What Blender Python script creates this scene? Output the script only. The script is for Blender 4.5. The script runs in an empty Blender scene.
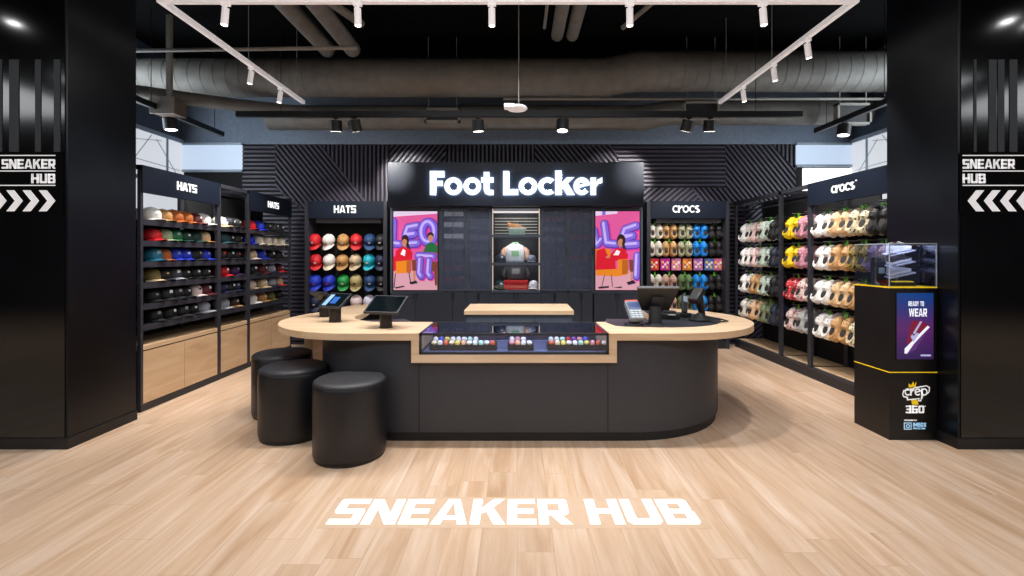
import bpy, math, random
from mathutils import Vector, Matrix, Euler
random.seed(7)
PI = math.pi
scene = bpy.context.scene
COL = scene.collection
F = 470.0; CX = 517.0; CY = 255.0; EYE = 1.5     # lens in pixels, vanishing point, eye height

def wx(px, Y): return (px - CX) * Y / F           # measured photo column -> metres at depth Y
def wz(py, Y): return EYE + (CY - py) * Y / F

# ------------------------------------------------------------------ materials
def lin(h):
    h = h.lstrip('#')
    c = [int(h[i:i+2], 16) / 255 for i in (0, 2, 4)]
    return tuple(x / 12.92 if x <= 0.04045 else ((x + 0.055) / 1.055) ** 2.4 for x in c)

_mats = {}
def mat(name, col, rough=0.5, metal=0.0, var=0.10, scale=18.0, bump=0.0, emit=0.0, coat=0.0, alpha=1.0, spec=0.5):
    if name in _mats: return _mats[name]
    m = bpy.data.materials.new(name); m.use_nodes = True
    nt = m.node_tree; b = nt.nodes['Principled BSDF']
    c = lin(col)
    tc = nt.nodes.new('ShaderNodeTexCoord')
    no = nt.nodes.new('ShaderNodeTexNoise'); no.inputs['Scale'].default_value = scale; no.inputs['Detail'].default_value = 3
    nt.links.new(tc.outputs['Object'], no.inputs['Vector'])
    rp = nt.nodes.new('ShaderNodeValToRGB')
    rp.color_ramp.elements[0].color = tuple(x * (1 - var) for x in c) + (1,)
    rp.color_ramp.elements[1].color = tuple(min(1, x * (1 + var)) for x in c) + (1,)
    rp.color_ramp.elements[0].position = 0.3; rp.color_ramp.elements[1].position = 0.7
    nt.links.new(no.outputs['Fac'], rp.inputs['Fac'])
    nt.links.new(rp.outputs['Color'], b.inputs['Base Color'])
    b.inputs['Roughness'].default_value = rough; b.inputs['Metallic'].default_value = metal
    b.inputs['Coat Weight'].default_value = coat; b.inputs['Alpha'].default_value = alpha
    b.inputs['Specular IOR Level'].default_value = spec
    if emit:
        nt.links.new(rp.outputs['Color'], b.inputs['Emission Color']); b.inputs['Emission Strength'].default_value = emit
    if bump:
        bp = nt.nodes.new('ShaderNodeBump'); bp.inputs['Strength'].default_value = bump; bp.inputs['Distance'].default_value = 0.004
        nt.links.new(no.outputs['Fac'], bp.inputs['Height']); nt.links.new(bp.outputs['Normal'], b.inputs['Normal'])
    _mats[name] = m
    return m

def glow(name, col, strength):
    if name in _mats: return _mats[name]
    m = bpy.data.materials.new(name); m.use_nodes = True
    nt = m.node_tree; b = nt.nodes['Principled BSDF']
    c = lin(col) + (1,)
    b.inputs['Base Color'].default_value = tuple(x * .3 for x in c[:3]) + (1,)
    b.inputs['Emission Color'].default_value = c; b.inputs['Emission Strength'].default_value = strength
    b.inputs['Roughness'].default_value = 0.4
    _mats[name] = m
    return m

def glass(name, col='#ffffff', tint=0.9, rough=0.02, refl=0.12):
    """architectural glass: mostly see-through, fresnel mirror reflection"""
    if name in _mats: return _mats[name]
    m = bpy.data.materials.new(name); m.use_nodes = True
    nt = m.node_tree; nt.nodes.clear()
    out = nt.nodes.new('ShaderNodeOutputMaterial'); mix = nt.nodes.new('ShaderNodeMixShader')
    tr = nt.nodes.new('ShaderNodeBsdfTransparent'); gl = nt.nodes.new('ShaderNodeBsdfGlossy')
    lw = nt.nodes.new('ShaderNodeLayerWeight'); lw.inputs['Blend'].default_value = .5
    pw = nt.nodes.new('ShaderNodeMath'); pw.operation = 'POWER'; pw.inputs[1].default_value = 4.5; nt.links.new(lw.outputs['Facing'], pw.inputs[0])
    ad = nt.nodes.new('ShaderNodeMath'); ad.operation = 'ADD'; ad.inputs[1].default_value = refl; ad.use_clamp = True
    c = lin(col); tr.inputs['Color'].default_value = tuple(x * tint for x in c) + (1,)
    gl.inputs['Roughness'].default_value = rough; gl.inputs['Color'].default_value = (1, 1, 1, 1)
    nt.links.new(pw.outputs[0], ad.inputs[0]); nt.links.new(ad.outputs[0], mix.inputs['Fac'])
    nt.links.new(tr.outputs[0], mix.inputs[1]); nt.links.new(gl.outputs[0], mix.inputs[2])
    nt.links.new(mix.outputs[0], out.inputs['Surface'])
    _mats[name] = m
    return m

def wood(name, planks=False, c1='#d9b48c', c2='#c39a70', c3='#e6c8a4', axis='Y', rough=0.42):
    if name in _mats: return _mats[name]
    m = bpy.data.materials.new(name); m.use_nodes = True
    nt = m.node_tree; b = nt.nodes['Principled BSDF']; N = nt.nodes.new; L = nt.links.new
    tc = N('ShaderNodeTexCoord')
    mp = N('ShaderNodeMapping')
    if axis == 'Y': mp.inputs['Rotation'].default_value = (0, 0, PI / 2)
    if axis == 'Z': mp.inputs['Rotation'].default_value = (0, PI / 2, 0)
    L(tc.outputs['Object'], mp.inputs['Vector'])
    st = N('ShaderNodeMapping'); st.inputs['Scale'].default_value = (0.7, 7, 7); L(mp.outputs[0], st.inputs['Vector'])
    n1 = N('ShaderNodeTexNoise'); n1.inputs['Scale'].default_value = 1.4; n1.inputs['Detail'].default_value = 6; n1.inputs['Distortion'].default_value = 1.1
    st2 = N('ShaderNodeMapping'); st2.inputs['Scale'].default_value = (2, 60, 60); L(mp.outputs[0], st2.inputs['Vector'])
    n2 = N('ShaderNodeTexNoise'); n2.inputs['Scale'].default_value = 1.5; n2.inputs['Detail'].default_value = 4
    L(st.outputs[0], n1.inputs['Vector']); L(st2.outputs[0], n2.inputs['Vector'])
    rp = N('ShaderNodeValToRGB')
    e = rp.color_ramp.elements
    e[0].position = 0.25; e[0].color = lin(c2) + (1,); e[1].position = 0.75; e[1].color = lin(c3) + (1,)
    k = e.new(0.5); k.color = lin(c1) + (1,)
    L(n1.outputs['Fac'], rp.inputs['Fac'])
    mx = N('ShaderNodeMix'); mx.data_type = 'RGBA'; mx.blend_type = 'MULTIPLY'; mx.inputs['Factor'].default_value = 0.22
    rp2 = N('ShaderNodeValToRGB'); rp2.color_ramp.elements[0].color = (.74, .68, .62, 1); rp2.color_ramp.elements[0].position = .3
    rp2.color_ramp.elements[1].color = (1, 1, 1, 1); rp2.color_ramp.elements[1].position = .62
    L(n2.outputs['Fac'], rp2.inputs['Fac']); L(rp.outputs['Color'], mx.inputs['A']); L(rp2.outputs['Color'], mx.inputs['B'])
    col_out = mx.outputs['Result']
    if planks:
        br = N('ShaderNodeTexBrick')
        br.inputs['Scale'].default_value = 1; br.inputs['Brick Width'].default_value = 1.5; br.inputs['Row Height'].default_value = 0.19
        br.inputs['Mortar Size'].default_value = 0.0012; br.inputs['Mortar Smooth'].default_value = 0.3
        br.inputs['Color1'].default_value = (.90, .885, .87, 1); br.inputs['Color2'].default_value = (1.04, 1.035, 1.03, 1); br.inputs['Mortar'].default_value = (.62, .55, .48, 1)
        br.offset = 0.0
        sx = N('ShaderNodeSeparateXYZ'); L(mp.outputs[0], sx.inputs[0])       # every row of planks starts at its own random place
        dv = N('ShaderNodeMath'); dv.operation = 'DIVIDE'; dv.inputs[1].default_value = .19; L(sx.outputs['Y'], dv.inputs[0])
        fl = N('ShaderNodeMath'); fl.operation = 'FLOOR'; L(dv.outputs[0], fl.inputs[0])
        wn = N('ShaderNodeTexWhiteNoise'); wn.noise_dimensions = '1D'; L(fl.outputs[0], wn.inputs['W'])
        ma = N('ShaderNodeMath'); ma.operation = 'MULTIPLY_ADD'; ma.inputs[1].default_value = 1.5; L(wn.outputs['Value'], ma.inputs[0]); L(sx.outputs['X'], ma.inputs[2])
        cb = N('ShaderNodeCombineXYZ'); L(ma.outputs[0], cb.inputs['X']); L(sx.outputs['Y'], cb.inputs['Y'])
        L(cb.outputs[0], br.inputs['Vector'])
        # shift the grain per plank so the pattern breaks at the joints
        sc = N('ShaderNodeVectorMath'); sc.operation = 'SCALE'; sc.inputs['Scale'].default_value = 7.0
        L(br.outputs['Color'], sc.inputs[0])
        av = N('ShaderNodeVectorMath'); av.operation = 'ADD'; L(st.outputs[0], av.inputs[0]); L(sc.outputs[0], av.inputs[1])
        L(av.outputs[0], n1.inputs['Vector'])
        m2 = N('ShaderNodeMix'); m2.data_type = 'RGBA'; m2.blend_type = 'MULTIPLY'; m2.inputs['Factor'].default_value = 0.8
        L(mx.outputs['Result'], m2.inputs['A']); L(br.outputs['Color'], m2.inputs['B']); col_out = m2.outputs['Result']
    L(col_out, b.inputs['Base Color']); b.inputs['Roughness'].default_value = rough
    bp = N('ShaderNodeBump'); bp.inputs['Strength'].default_value = 0.06; L(n2.outputs['Fac'], bp.inputs['Height']); L(bp.outputs[0], b.inputs['Normal'])
    _mats[name] = m
    return m

# ------------------------------------------------------------------ mesh builder
class MB:
    def __init__(s): s.v = []; s.f = []; s.m = []
    def add(s, vs, fs, m=0):
        o = len(s.v); s.v += [tuple(p) for p in vs]
        for f in fs: s.f.append([o + i for i in f]); s.m.append(m)
    def box(s, x0, x1, y0, y1, z0, z1, m=0, M=None):
        vs = [(x, y, z) for z in (z0, z1) for y in (y0, y1) for x in (x0, x1)]
        if M is not None: vs = [M @ Vector(p) for p in vs]
        s.add(vs, [(0, 2, 3, 1), (4, 5, 7, 6), (0, 1, 5, 4), (2, 6, 7, 3), (0, 4, 6, 2), (1, 3, 7, 5)], m); return s
    def cyl(s, a, b, r0, r1=None, n=20, m=0, caps=True):
        r1 = r0 if r1 is None else r1; a = Vector(a); b = Vector(b); d = (b - a).normalized()
        u = d.orthogonal().normalized(); w = d.cross(u); vs = []
        for c, r in ((a, r0), (b, r1)):
            for i in range(n):
                t = 2 * PI * i / n; vs.append(c + (u * math.cos(t) + w * math.sin(t)) * r)
        fs = [(i, (i + 1) % n, n + (i + 1) % n, n + i) for i in range(n)]
        if caps: fs += [tuple(range(n - 1, -1, -1)), tuple(range(n, 2 * n))]
        s.add(vs, fs, m); return s
    def tube(s, pts, r, n=10, m=0):
        pts = [Vector(p) for p in pts]; rings = []; up = None
        for i, p in enumerate(pts):
            d = (pts[min(i + 1, len(pts) - 1)] - pts[max(i - 1, 0)]).normalized()
            if up is None: up = d.orthogonal().normalized()
            up = (up - d * up.dot(d)).normalized(); w = d.cross(up)
            rings.append([p + (up * math.cos(2 * PI * k / n) + w * math.sin(2 * PI * k / n)) * r for k in range(n)])
        s.loft(rings, m=m); return s
    def loft(s, rings, m=0, caps=True, closed=True):
        n = len(rings[0]); vs = [p for r in rings for p in r]; fs = []
        for i in range(len(rings) - 1):
            for k in range(n if closed else n - 1):
                k2 = (k + 1) % n
                fs.append((i * n + k, i * n + k2, (i + 1) * n + k2, (i + 1) * n + k))
        if caps: fs += [tuple(range(n - 1, -1, -1)), tuple(range((len(rings) - 1) * n, len(rings) * n))]
        s.add(vs, fs, m); return s
    def lathe(s, prof, c=(0, 0, 0), n=32, m=0, sx=1, sy=1):
        rings = [[(c[0] + r * sx * math.cos(2 * PI * k / n), c[1] + r * sy * math.sin(2 * PI * k / n), c[2] + z) for k in range(n)] for r, z in prof]
        s.loft(rings, m=m); return s
    def prism(s, pts, z0, z1, m=0):
        n = len(pts)
        vs = [(x, y, z0) for x, y in pts] + [(x, y, z1) for x, y in pts]
        fs = [tuple(range(n - 1, -1, -1)), tuple(range(n, 2 * n))] + [(i, (i + 1) % n, n + (i + 1) % n, n + i) for i in range(n)]
        s.add(vs, fs, m); return s
    def plate(s, polys, P, th=0.004, m=0, lift=0.0, side=None):
        """2-D polygons raised from a plane; P(u, v, w) -> world point"""
        for pl in polys:
            if sum(pl[i][0] * pl[(i + 1) % len(pl)][1] - pl[(i + 1) % len(pl)][0] * pl[i][1] for i in range(len(pl))) < 0: pl = pl[::-1]
            n = len(pl)
            vs = [P(u, v, lift) for u, v in pl] + [P(u, v, lift + th) for u, v in pl]
            fs = [tuple(range(n, 2 * n))] + [(i, (i + 1) % n, n + (i + 1) % n, n + i) for i in range(n)]
            s.add(vs, fs, m)
            if side is not None: s.m[-n:] = [side] * n
        return s
    def build(s, name, mats, parent=None, smooth=False, bevel=0.0, local=False, seg=2):
        me = bpy.data.meshes.new(name)
        off = Vector((0, 0, 0)) if (local or parent is None) else origin(parent)
        me.from_pydata([Vector(p) - off for p in s.v], [], s.f)
        if not isinstance(mats, (list, tuple)): mats = [mats]
        for m in mats: me.materials.append(m)
        for p, i in zip(me.polygons, s.m): p.material_index = i
        me.update()
        o = bpy.data.objects.new(name, me); COL.objects.link(o)
        if parent is not None: o.parent = parent
        if smooth:
            me.polygons.foreach_set('use_smooth', [True] * len(me.polygons))
            if smooth != 'all':
                try: me.set_sharp_from_angle(angle=math.radians(40))
                except Exception: pass
        if bevel:
            b = o.modifiers.new('bevel', 'BEVEL'); b.width = bevel; b.segments = seg; b.limit_method = 'ANGLE'; b.angle_limit = math.radians(40)
        return o

def origin(o):
    p = Vector((0, 0, 0))
    while o is not None: p = p + o.location; o = o.parent
    return p

def thing(name, label, cat, loc=(0, 0, 0), rot=None, group=None):
    o = bpy.data.objects.new(name, None); COL.objects.link(o); o.location = loc
    o.empty_display_size = 0.1
    if rot is not None: o.rotation_euler = rot
    o['label'] = label; o['category'] = cat
    if group: o['group'] = group
    return o
def tag(o, label, cat, group=None):
    o['label'] = label; o['category'] = cat
    if group: o['group'] = group
    return o
def struct(o): o['kind'] = 'structure'; return o
def copy_tree(o, parent=None):
    c = o.copy(); COL.objects.link(c)
    if parent is not None: c.parent = parent
    for ch in list(o.children): copy_tree(ch, c)
    return c
def paint(o, m):
    """give this object its own material on its first slot, so copies can share one mesh"""
    o.material_slots[0].link = 'OBJECT'; o.material_slots[0].material = m

# ------------------------------------------------------------------ lettering (own glyph shapes)
def R(x0, y0, x1, y1): return [(x0, y0), (x1, y0), (x1, y1), (x0, y1)]
def ring(cx, cy, ro, ri, a0=0, a1=360, n=28, sx=1.0, sy=1.0):
    out = []; n = max(3, int(n * abs(a1 - a0) / 360))
    for i in range(n):
        t0 = math.radians(a0 + (a1 - a0) * i / n); t1 = math.radians(a0 + (a1 - a0) * (i + 1) / n)
        out.append([(cx + ri * sx * math.cos(t0), cy + ri * sy * math.sin(t0)), (cx + ro * sx * math.cos(t0), cy + ro * sy * math.sin(t0)),
                    (cx + ro * sx * math.cos(t1), cy + ro * sy * math.sin(t1)), (cx + ri * sx * math.cos(t1), cy + ri * sy * math.sin(t1))])
    return out
def disc(cx, cy, rx, ry=None, n=20): 
    ry = rx if ry is None else ry
    return [(cx + rx * math.cos(2 * PI * i / n), cy + ry * math.sin(2 * PI * i / n)) for i in range(n)]

def block_light(c): return block(c, .235)
def block(c, s=.27):
    """wide square-cut capitals, height 1"""
    b, w = 0.2, 0.86
    if c == 'S': return w, [R(.05, .8, w, 1), [(0, .52), (s, .48), (s, .82), (.05, 1), (0, .95)], [(0, .52), (.08, .4), (w - .08, .4), (w, .5), (w - .05, .6), (s - .05, .6)], [(w - s, .18), (w - .05, 0), (w, .06), (w, .5), (w - s, .5)], R(0, 0, w - .05, .2)]
    if c == 'N': return .94, [R(0, 0, s, 1), R(.94 - s, 0, .94, 1), [(0, 1), (.30, 1), (.94, 0), (.64, 0)]]
    if c == 'E': return .8, [R(0, 0, s, 1), R(0, .8, .8, 1), R(0, .4, .74, .6), R(0, 0, .8, .2)]
    if c == 'A': return 1.0, [[(0, 0), (s, 0), (.27 + s, 1), (.33, 1)], [(1 - s, 0), (1, 0), (.67, 1), (.73 - s, 1)], R(.2, .17, .8, .33)]
    if c == 'K': return .94, [R(0, 0, s, 1), [(s, .4), (s, .62), (.6, 1), (.92, 1), (.5, .52)], [(.36, .6), (.6, .66), (.96, 0), (.64, 0)]]
    if c == 'R': return .88, [R(0, 0, s, 1), R(0, .8, .8, 1), R(0, .34, .78, .53), [(.6, .36), (.78, .34), (.86, .44), (.86, .92), (.8, 1), (.6, .84)], [(.3, .4), (.6, .4), (.92, 0), (.6, 0)]]
    if c == 'H': return .9, [R(0, 0, s, 1), R(.9 - s, 0, .9, 1), R(0, .4, .9, .61)]
    if c == 'U': return .9, [R(0, .1, s, 1), R(.9 - s, .1, .9, 1), [(0, .12), (.1, 0), (.8, 0), (.9, .12), (.7, .22), (.2, .22)]]
    if c == 'B': return .88, [R(0, 0, s, 1), R(0, .8, .78, 1), R(0, .41, .8, .59), R(0, 0, .8, .2), [(.58, .5), (.8, .5), (.85, .58), (.85, .93), (.78, 1), (.58, .85)], [(.6, .1), (.8, 0), (.88, .08), (.88, .46), (.8, .55), (.6, .5)]]
    if c == 'T': return .8, [R(.4 - s / 2, 0, .4 + s / 2, 1), R(0, .79, .8, 1)]
    if c == 'D': return .86, [R(0, 0, s, 1), R(0, .8, .7, 1), R(0, 0, .7, .2), [(.58, .1), (.7, 0), (.86, .15), (.86, .85), (.7, 1), (.58, .9)]]
    if c == 'Y': return .9, [R(.32, 0, .58, .5), [(0, 1), (.3, 1), (.56, .42), (.34, .42)], [(.6, 1), (.9, 1), (.56, .42), (.34, .42)]]
    if c in 'O0': return .84, [R(0, .1, s, .9), R(.84 - s, .1, .84, .9), [(0, .12), (.1, 0), (.74, 0), (.84, .12), (.64, .2), (.2, .2)], [(0, .88), (.2, .8), (.64, .8), (.84, .88), (.74, 1), (.1, 1)]]
    if c == 'W': return 1.3, [[(0, 1), (.26, 1), (.46, 0), (.24, 0)], [(.24, 0), (.46, 0), (.74, 1), (.54, 1)], [(.54, 1), (.76, 1), (1.06, 0), (.84, 0)], [(.84, 0), (1.06, 0), (1.3, 1), (1.04, 1)]]
    if c == 'M': return 1.1, [R(0, 0, s, 1), R(1.1 - s, 0, 1.1, 1), [(0, 1), (.3, 1), (.66, .2), (.44, .2)], [(.8, 1), (1.1, 1), (.66, .2), (.44, .2)]]
    if c == 'I': return .27, [R(0, 0, s, 1)]
    if c == 'X': return .9, [[(0, 0), (.3, 0), (.9, 1), (.6, 1)], [(.6, 0), (.9, 0), (.3, 1), (0, 1)]]
    if c == 'P': return .84, [R(0, 0, s, 1), R(0, .8, .78, 1), R(0, .32, .78, .52), [(.58, .36), (.78, .32), (.84, .42), (.84, .92), (.78, 1), (.58, .86)]]
    if c == 'C': return .82, [R(0, .1, s, .9), [(0, .12), (.1, 0), (.82, 0), (.82, .2), (.2, .2)], [(0, .88), (.2, .8), (.82, .8), (.82, 1), (.1, 1)]]
    if c == '3': return .8, [R(0, .8, .8, 1), R(.1, .4, .8, .6), R(0, 0, .8, .2), R(.8 - s, 0, .8, 1)]
    if c == '6': return .82, [R(0, 0, s, 1), R(0, .8, .78, 1), R(0, .4, .82, .6), R(0, 0, .82, .2), R(.82 - s, 0, .82, .6)]
    return .45, []

def rounded_light(c): return rounded(c, .19)
def rounded(c, t=.235):
    """heavy geometric sans with round bowls; capital height 1, x-height .74"""
    r = .37
    bowl = ring(r, r, r, r - t + .05)
    if c == 'F': return .60, [R(0, 0, t, 1), R(0, .77, .60, 1), R(0, .38, .53, .6)]
    if c == 'L': return .62, [R(0, 0, t, 1), R(0, 0, .62, .24)]
    if c == 'o': return .76, [[(x + .01, y) for x, y in p] for p in bowl]
    if c == 't': return .52, [R(.1, .2, .1 + t, .96), R(0, .53, .5, .74), R(.1 + t - .04, 0, .5, .2), [(.1, .22), (.16, .06), (.3, 0), (.4, .0), (.4, .2), (.35, .24)]]
    if c == 'c': return .62, ring(r, r, r, r - t + .05, 46, 314)
    if c == 'k': return .70, [R(0, 0, t, 1.02), [(t - .02, .30), (t - .02, .50), (.42, .74), (.7, .74), (.38, .40)], [(.28, .48), (.46, .5), (.72, 0), (.43, 0), (.26, .32)]]
    if c == 'e': return .74, ring(r, r, r, r - t + .05, 8, 322) + [[(.12, .26), (.14, .40), (.62, .53), (.70, .42)]]
    if c == 'r': return .50, [R(0, 0, t, .73), [(t - .02, .3), (t - .02, .52), (.34, .66), (.48, .74), (.5, .73), (.5, .5), (.38, .5)]]
    if c == 's': return .62, ring(.31, .53, .21, .03, 40, 270, sx=1.35) + ring(.31, .21, .21, .03, -140, 90, sx=1.35)
    if c == 'p': return .76, [R(0, -.3, t, .72)] + [[(x + .01, y) for x, y in p] for p in bowl]
    return .3, []

def layout(text, font, gap):
    """polygons of a line of text, total width"""
    x = 0; out = []
    for c in text:
        w, ps = font(c); out += [[(x + u, v) for u, v in p] for p in ps]; x += w + gap
    return x - gap, out
def write(mb, text, font, P, u0, u1, v0, v1, gap=.1, th=.006, m=0, lift=0.0, slant=0.0, side=None):
    w, ps = layout(text, font, gap)
    mb.plate([[(u0 + (u1 - u0) * (x + slant * y) / w, v0 + (v1 - v0) * y) for x, y in p] for p in ps], P, th, m, lift, side)
    return mb
def plane_y(Y):            # vertical face looking towards -Y: u = x, v = z
    return lambda u, v, w: (u, Y - w, v)
def plane_px(X):           # vertical face looking towards +X: text runs along +Y
    return lambda u, v, w: (X + w, u, v)
def plane_nx(X):           # vertical face looking towards -X: text runs along -Y
    return lambda u, v, w: (X - w, -u, v)

# ------------------------------------------------------------------ palette
M_floor = wood('oak_plank_floor', planks=True, c1='#d3b397', c2='#bd9776', c3='#e2cab6', axis='Y', rough=.36)
M_oak = wood('oak_veneer', c1='#dbbb98', c2='#cfac87', c3='#e5cbae', axis='X', rough=.45)
M_oak_side = wood('oak_veneer_door', c1='#cdac86', c2='#c09c74', c3='#d8ba98', axis='Y', rough=.5)
M_black = mat('black_paint', '#0c0c0e', .5)
M_void = mat('black_ceiling', '#020203', .95, spec=.1)
M_panel = mat('gloss_black_panel', '#07080b', .10, var=.25, scale=3, spec=.6)
M_panel2 = mat('satin_black_panel', '#080a0f', .30, var=.3, scale=4, spec=.35)
M_frame = mat('charcoal_powder_coat', '#34353c', .45, metal=.2)
M_frame_dark = mat('dark_powder_coat', '#1e1f25', .5)
M_fascia = mat('navy_black_fascia', '#131a27', .5, var=.05, spec=.2)
M_backing = mat('backing_black', '#0a0a0d', .8)
M_white_sign = glow('white_sign_face', '#ffffff', 1.0)
M_white_lit = glow('lit_white_letter', '#f4faff', 1.1); M_halo = glow('letter_halo_glow', '#cfe6ff', 30)
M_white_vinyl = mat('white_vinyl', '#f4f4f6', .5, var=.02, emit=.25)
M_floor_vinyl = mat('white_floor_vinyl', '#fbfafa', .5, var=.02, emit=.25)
M_white_metal = mat('white_metal_added_glow', '#faf4f4', .45, var=.03, emit=.22)  # faint glow added so the metal reads white from below
M_counter = mat('charcoal_laminate', '#34353b', .5, var=.08, scale=40)
M_kick = mat('black_kick', '#17171a', .5)
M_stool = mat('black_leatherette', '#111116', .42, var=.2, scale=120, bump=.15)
M_glass = glass('clear_glass', '#f2f7ff', .95, refl=.05)
M_case_glass = glass('case_glass', '#e8eeff', .93, refl=.10)
M_smoke_glass = glass('smoked_glass', '#b4bccb', .8, refl=.02, rough=.1)
M_duct = mat('galvanised_duct', '#77746f', .6, metal=.2, var=.15, scale=6)
M_pipe = mat('grey_pipe', '#8a857e', .6)
M_soffit = mat('blue_grey_soffit', '#8796aa', .8)
M_lamp = glow('lamp_lens', '#fff6ea', 6)
M_wallgrey = mat('blue_grey_wall', '#566376', .8)
M_pane = glow('frosted_pane', '#c9dcf4', .85)
M_pane_hot = glow('bright_pane', '#ffffff', 1.6)
M_pane2 = glow('patterned_pane', '#dfe3ea', .8)
M_chrome = mat('steel_peg', '#9a9ca2', .3, metal=.9)
M_green = mat('green_hanger', '#5fae2e', .5)
M_dark_lining = mat('shoe_inside', '#2c2724', .8)

# ------------------------------------------------------------------ camera
cam = bpy.data.objects.new('camera', bpy.data.cameras.new('camera')); COL.objects.link(cam)
cam.location = (0, 0, EYE); cam.rotation_euler = (PI / 2, 0, 0)
cam.data.sensor_width = 36; cam.data.lens = F / 1024 * 36
cam.data.shift_x = (512 - CX) / 1024; cam.data.shift_y = (CY - 288) / 1024
cam.data.clip_start = .05; scene.camera = cam

# ------------------------------------------------------------------ room shell
XW = 5.62; YB = 7.9
struct(MB().box(-14, 14, -5, 8.2, -.06, 0).build('floor', M_floor))
struct(MB().box(-14, 14, -5, 8.2, 4.7, 4.8).build('ceiling', M_void))
wb = struct(MB().box(-XW, XW, YB, YB + .2, 0, 3.36).build('wall_back', M_backing))
struct(MB().box(-XW, XW, YB - .02, YB + .2, 3.36, 4.7).build('trim_1', M_soffit))
# relief of strips on the back wall, each zone with its own direction
def clip(poly, nx, ny, d):
    out = []
    for i in range(len(poly)):
        a = poly[i]; b = poly[(i + 1) % len(poly)]
        da = a[0] * nx + a[1] * ny - d; db = b[0] * nx + b[1] * ny - d
        if da >= 0: out.append(a)
        if (da >= 0) != (db >= 0):
            t = da / (da - db); out.append((a[0] + (b[0] - a[0]) * t, a[1] + (b[1] - a[1]) * t))
    return out
M_strip = mat('violet_black_strip', '#4a4354', .42, var=.05)
relief = MB()
def zone(poly, ang, pitch=.070, w=.032):
    ca, sa = math.cos(math.radians(ang)), math.sin(math.radians(ang)); nx, ny = -sa, ca
    ds = [p[0] * nx + p[1] * ny for p in poly]
    k = math.floor(min(ds) / pitch)
    while k * pitch < max(ds):
        q = clip(poly, nx, ny, k * pitch)
        if len(q) > 2: q = clip(q, -nx, -ny, -(k * pitch + w))
        if len(q) > 2: relief.plate([q], plane_y(YB), th=.02)
        k += 1
ZT = 3.36
def wp(px, py): return (wx(px, YB), wz(py, YB))
zl = wx(243, YB); zr = wx(795, YB)
zone([(zl, 1.2), (wp(276, 0)[0], 1.2), (wp(276, 0)[0], ZT), (zl, ZT)], 0)
d1 = wp(276, 0)[0]
zone([(d1, ZT), (d1, wz(188, YB)), wp(301, 209), wp(366, 201), wp(322, 145)], -51)
zone([(d1, wz(188, YB)), (d1, 1.2), wp(306, 400), wp(306, 209)], 0)
zone([wp(322, 145), wp(366, 201), wp(390, 201), wp(390, 145)], 90)
zone([wp(390, 145), wp(390, 215), wp(446, 215), wp(446, 145)], 51)
zone([wp(446, 145), wp(446, 215), wp(535, 215), wp(535, 145)], 90)
zone([wp(535, 145), wp(535, 215), wp(640, 215), wp(612, 145)], -51)
zone([wp(612, 145), wp(630, 187), wp(725, 187), wp(725, 145)], 0)
zone([wp(642, 188), wp(642, 203), wp(702, 203), wp(692, 188)], 40)
zone([wp(692, 188), wp(702, 203), wp(742, 203), wp(725, 188)], -51)
zone([wp(725, 145), wp(725, 188), wp(742, 206), wp(795, 206), wp(795, 170), wp(772, 145)], -51)
zone([wp(772, 145), wp(795, 170), wp(795, 145)], 90)
zone([wp(725, 206), wp(745, 206), wp(745, 420), wp(725, 420)], 0)
zone([wp(745, 206), wp(795, 206), wp(795, 420), wp(745, 420)], 40)
relief.build('slat_relief', M_strip, wb)

struct(MB().box(-XW - .2, -XW, 4.4, YB + .2, 0, 4.7).build('wall_left', M_wallgrey))
struct(MB().box(XW, XW + .2, 4.4, YB + .2, 0, 4.7).build('wall_right', M_wallgrey))
struct(MB().box(-14, 14, -5.2, -5, 0, 4.7).build('wall_rear', mat('shop_rear_wall', '#5a5a5e', .7)))
# windows high behind the shelving: frosted panes in slim frames
def side_window(n, sgn):
    X = sgn * XW; w = MB()
    def bx(y0, y1, z0, z1, t=.05, m=0): w.box(min(X, X - sgn * t), max(X, X - sgn * t), y0, y1, z0, z1, m)
    bx(4.5, 7.9, 3.36, 3.42); bx(4.5, 7.9, 2.62, 2.68); bx(4.5, 4.56, .9, 3.4); bx(5.9, 5.94, .9, 3.4); bx(4.5, 7.9, .9, .96); bx(7.5, 7.54, 2.6, 3.4, .03)
    f = struct(w.build('window_%d' % n, mat('window_frame', '#b4c2d2', .5)))
    p = MB()
    p.box(min(X, X - sgn * .02), max(X, X - sgn * .02), 4.56, 7.9, 2.68, 3.36, 0)
    p.box(min(X, X - sgn * .02), max(X, X - sgn * .02), 4.56, 7.9, .96, 2.62, 1)
    # fine drawn lines on the frosted film
    for k, (ya, za, yb, zb) in enumerate([(4.6, 3.3, 5.6, 2.75), (5.2, 2.7, 5.9, 3.33), (6.0, 3.05, 7.4, 3.3), (6.1, 3.3, 6.6, 2.7), (6.7, 2.7, 7.2, 3.34), (6.0, 2.95, 7.8, 2.9), (7.3, 3.3, 7.8, 2.75)]):
        p.tube([(X - sgn * .022, ya, za), (X - sgn * .022, yb, zb)], .006, 4, 2)
    for k in range(9): p.tube([(X - sgn * .022, 4.75 + .13 * k, 2.75), (X - sgn * .022, 4.75 + .13 * k, 3.3)], .004, 4, 2)
    p.build('pane', [M_pane2, M_pane2, mat('film_line', '#b9bec6', .6)], f)
side_window(1, -1); side_window(2, 1)
def back_window(n, x0, x1, z0, z1, lower):
    f = MB(); f.box(x0, x1, YB - .05, YB, z1, z1 + .04); f.box(x0, x1, YB - .05, YB, z0 - .04, z0)
    o = struct(f.build('window_%d' % n, mat('window_frame', '#b4c2d2', .5)))
    p = MB(); p.box(x0, x1, YB - .03, YB - .005, z0, z1, 0)
    if lower: p.box(x0 + .12, x1, YB - .03, YB - .005, z0 - .9, z0 - .06, 1)
    p.build('pane', [M_pane, M_pane_hot], o)
back_window(3, -XW, zl, wz(170, YB), ZT - .02, False)
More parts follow.
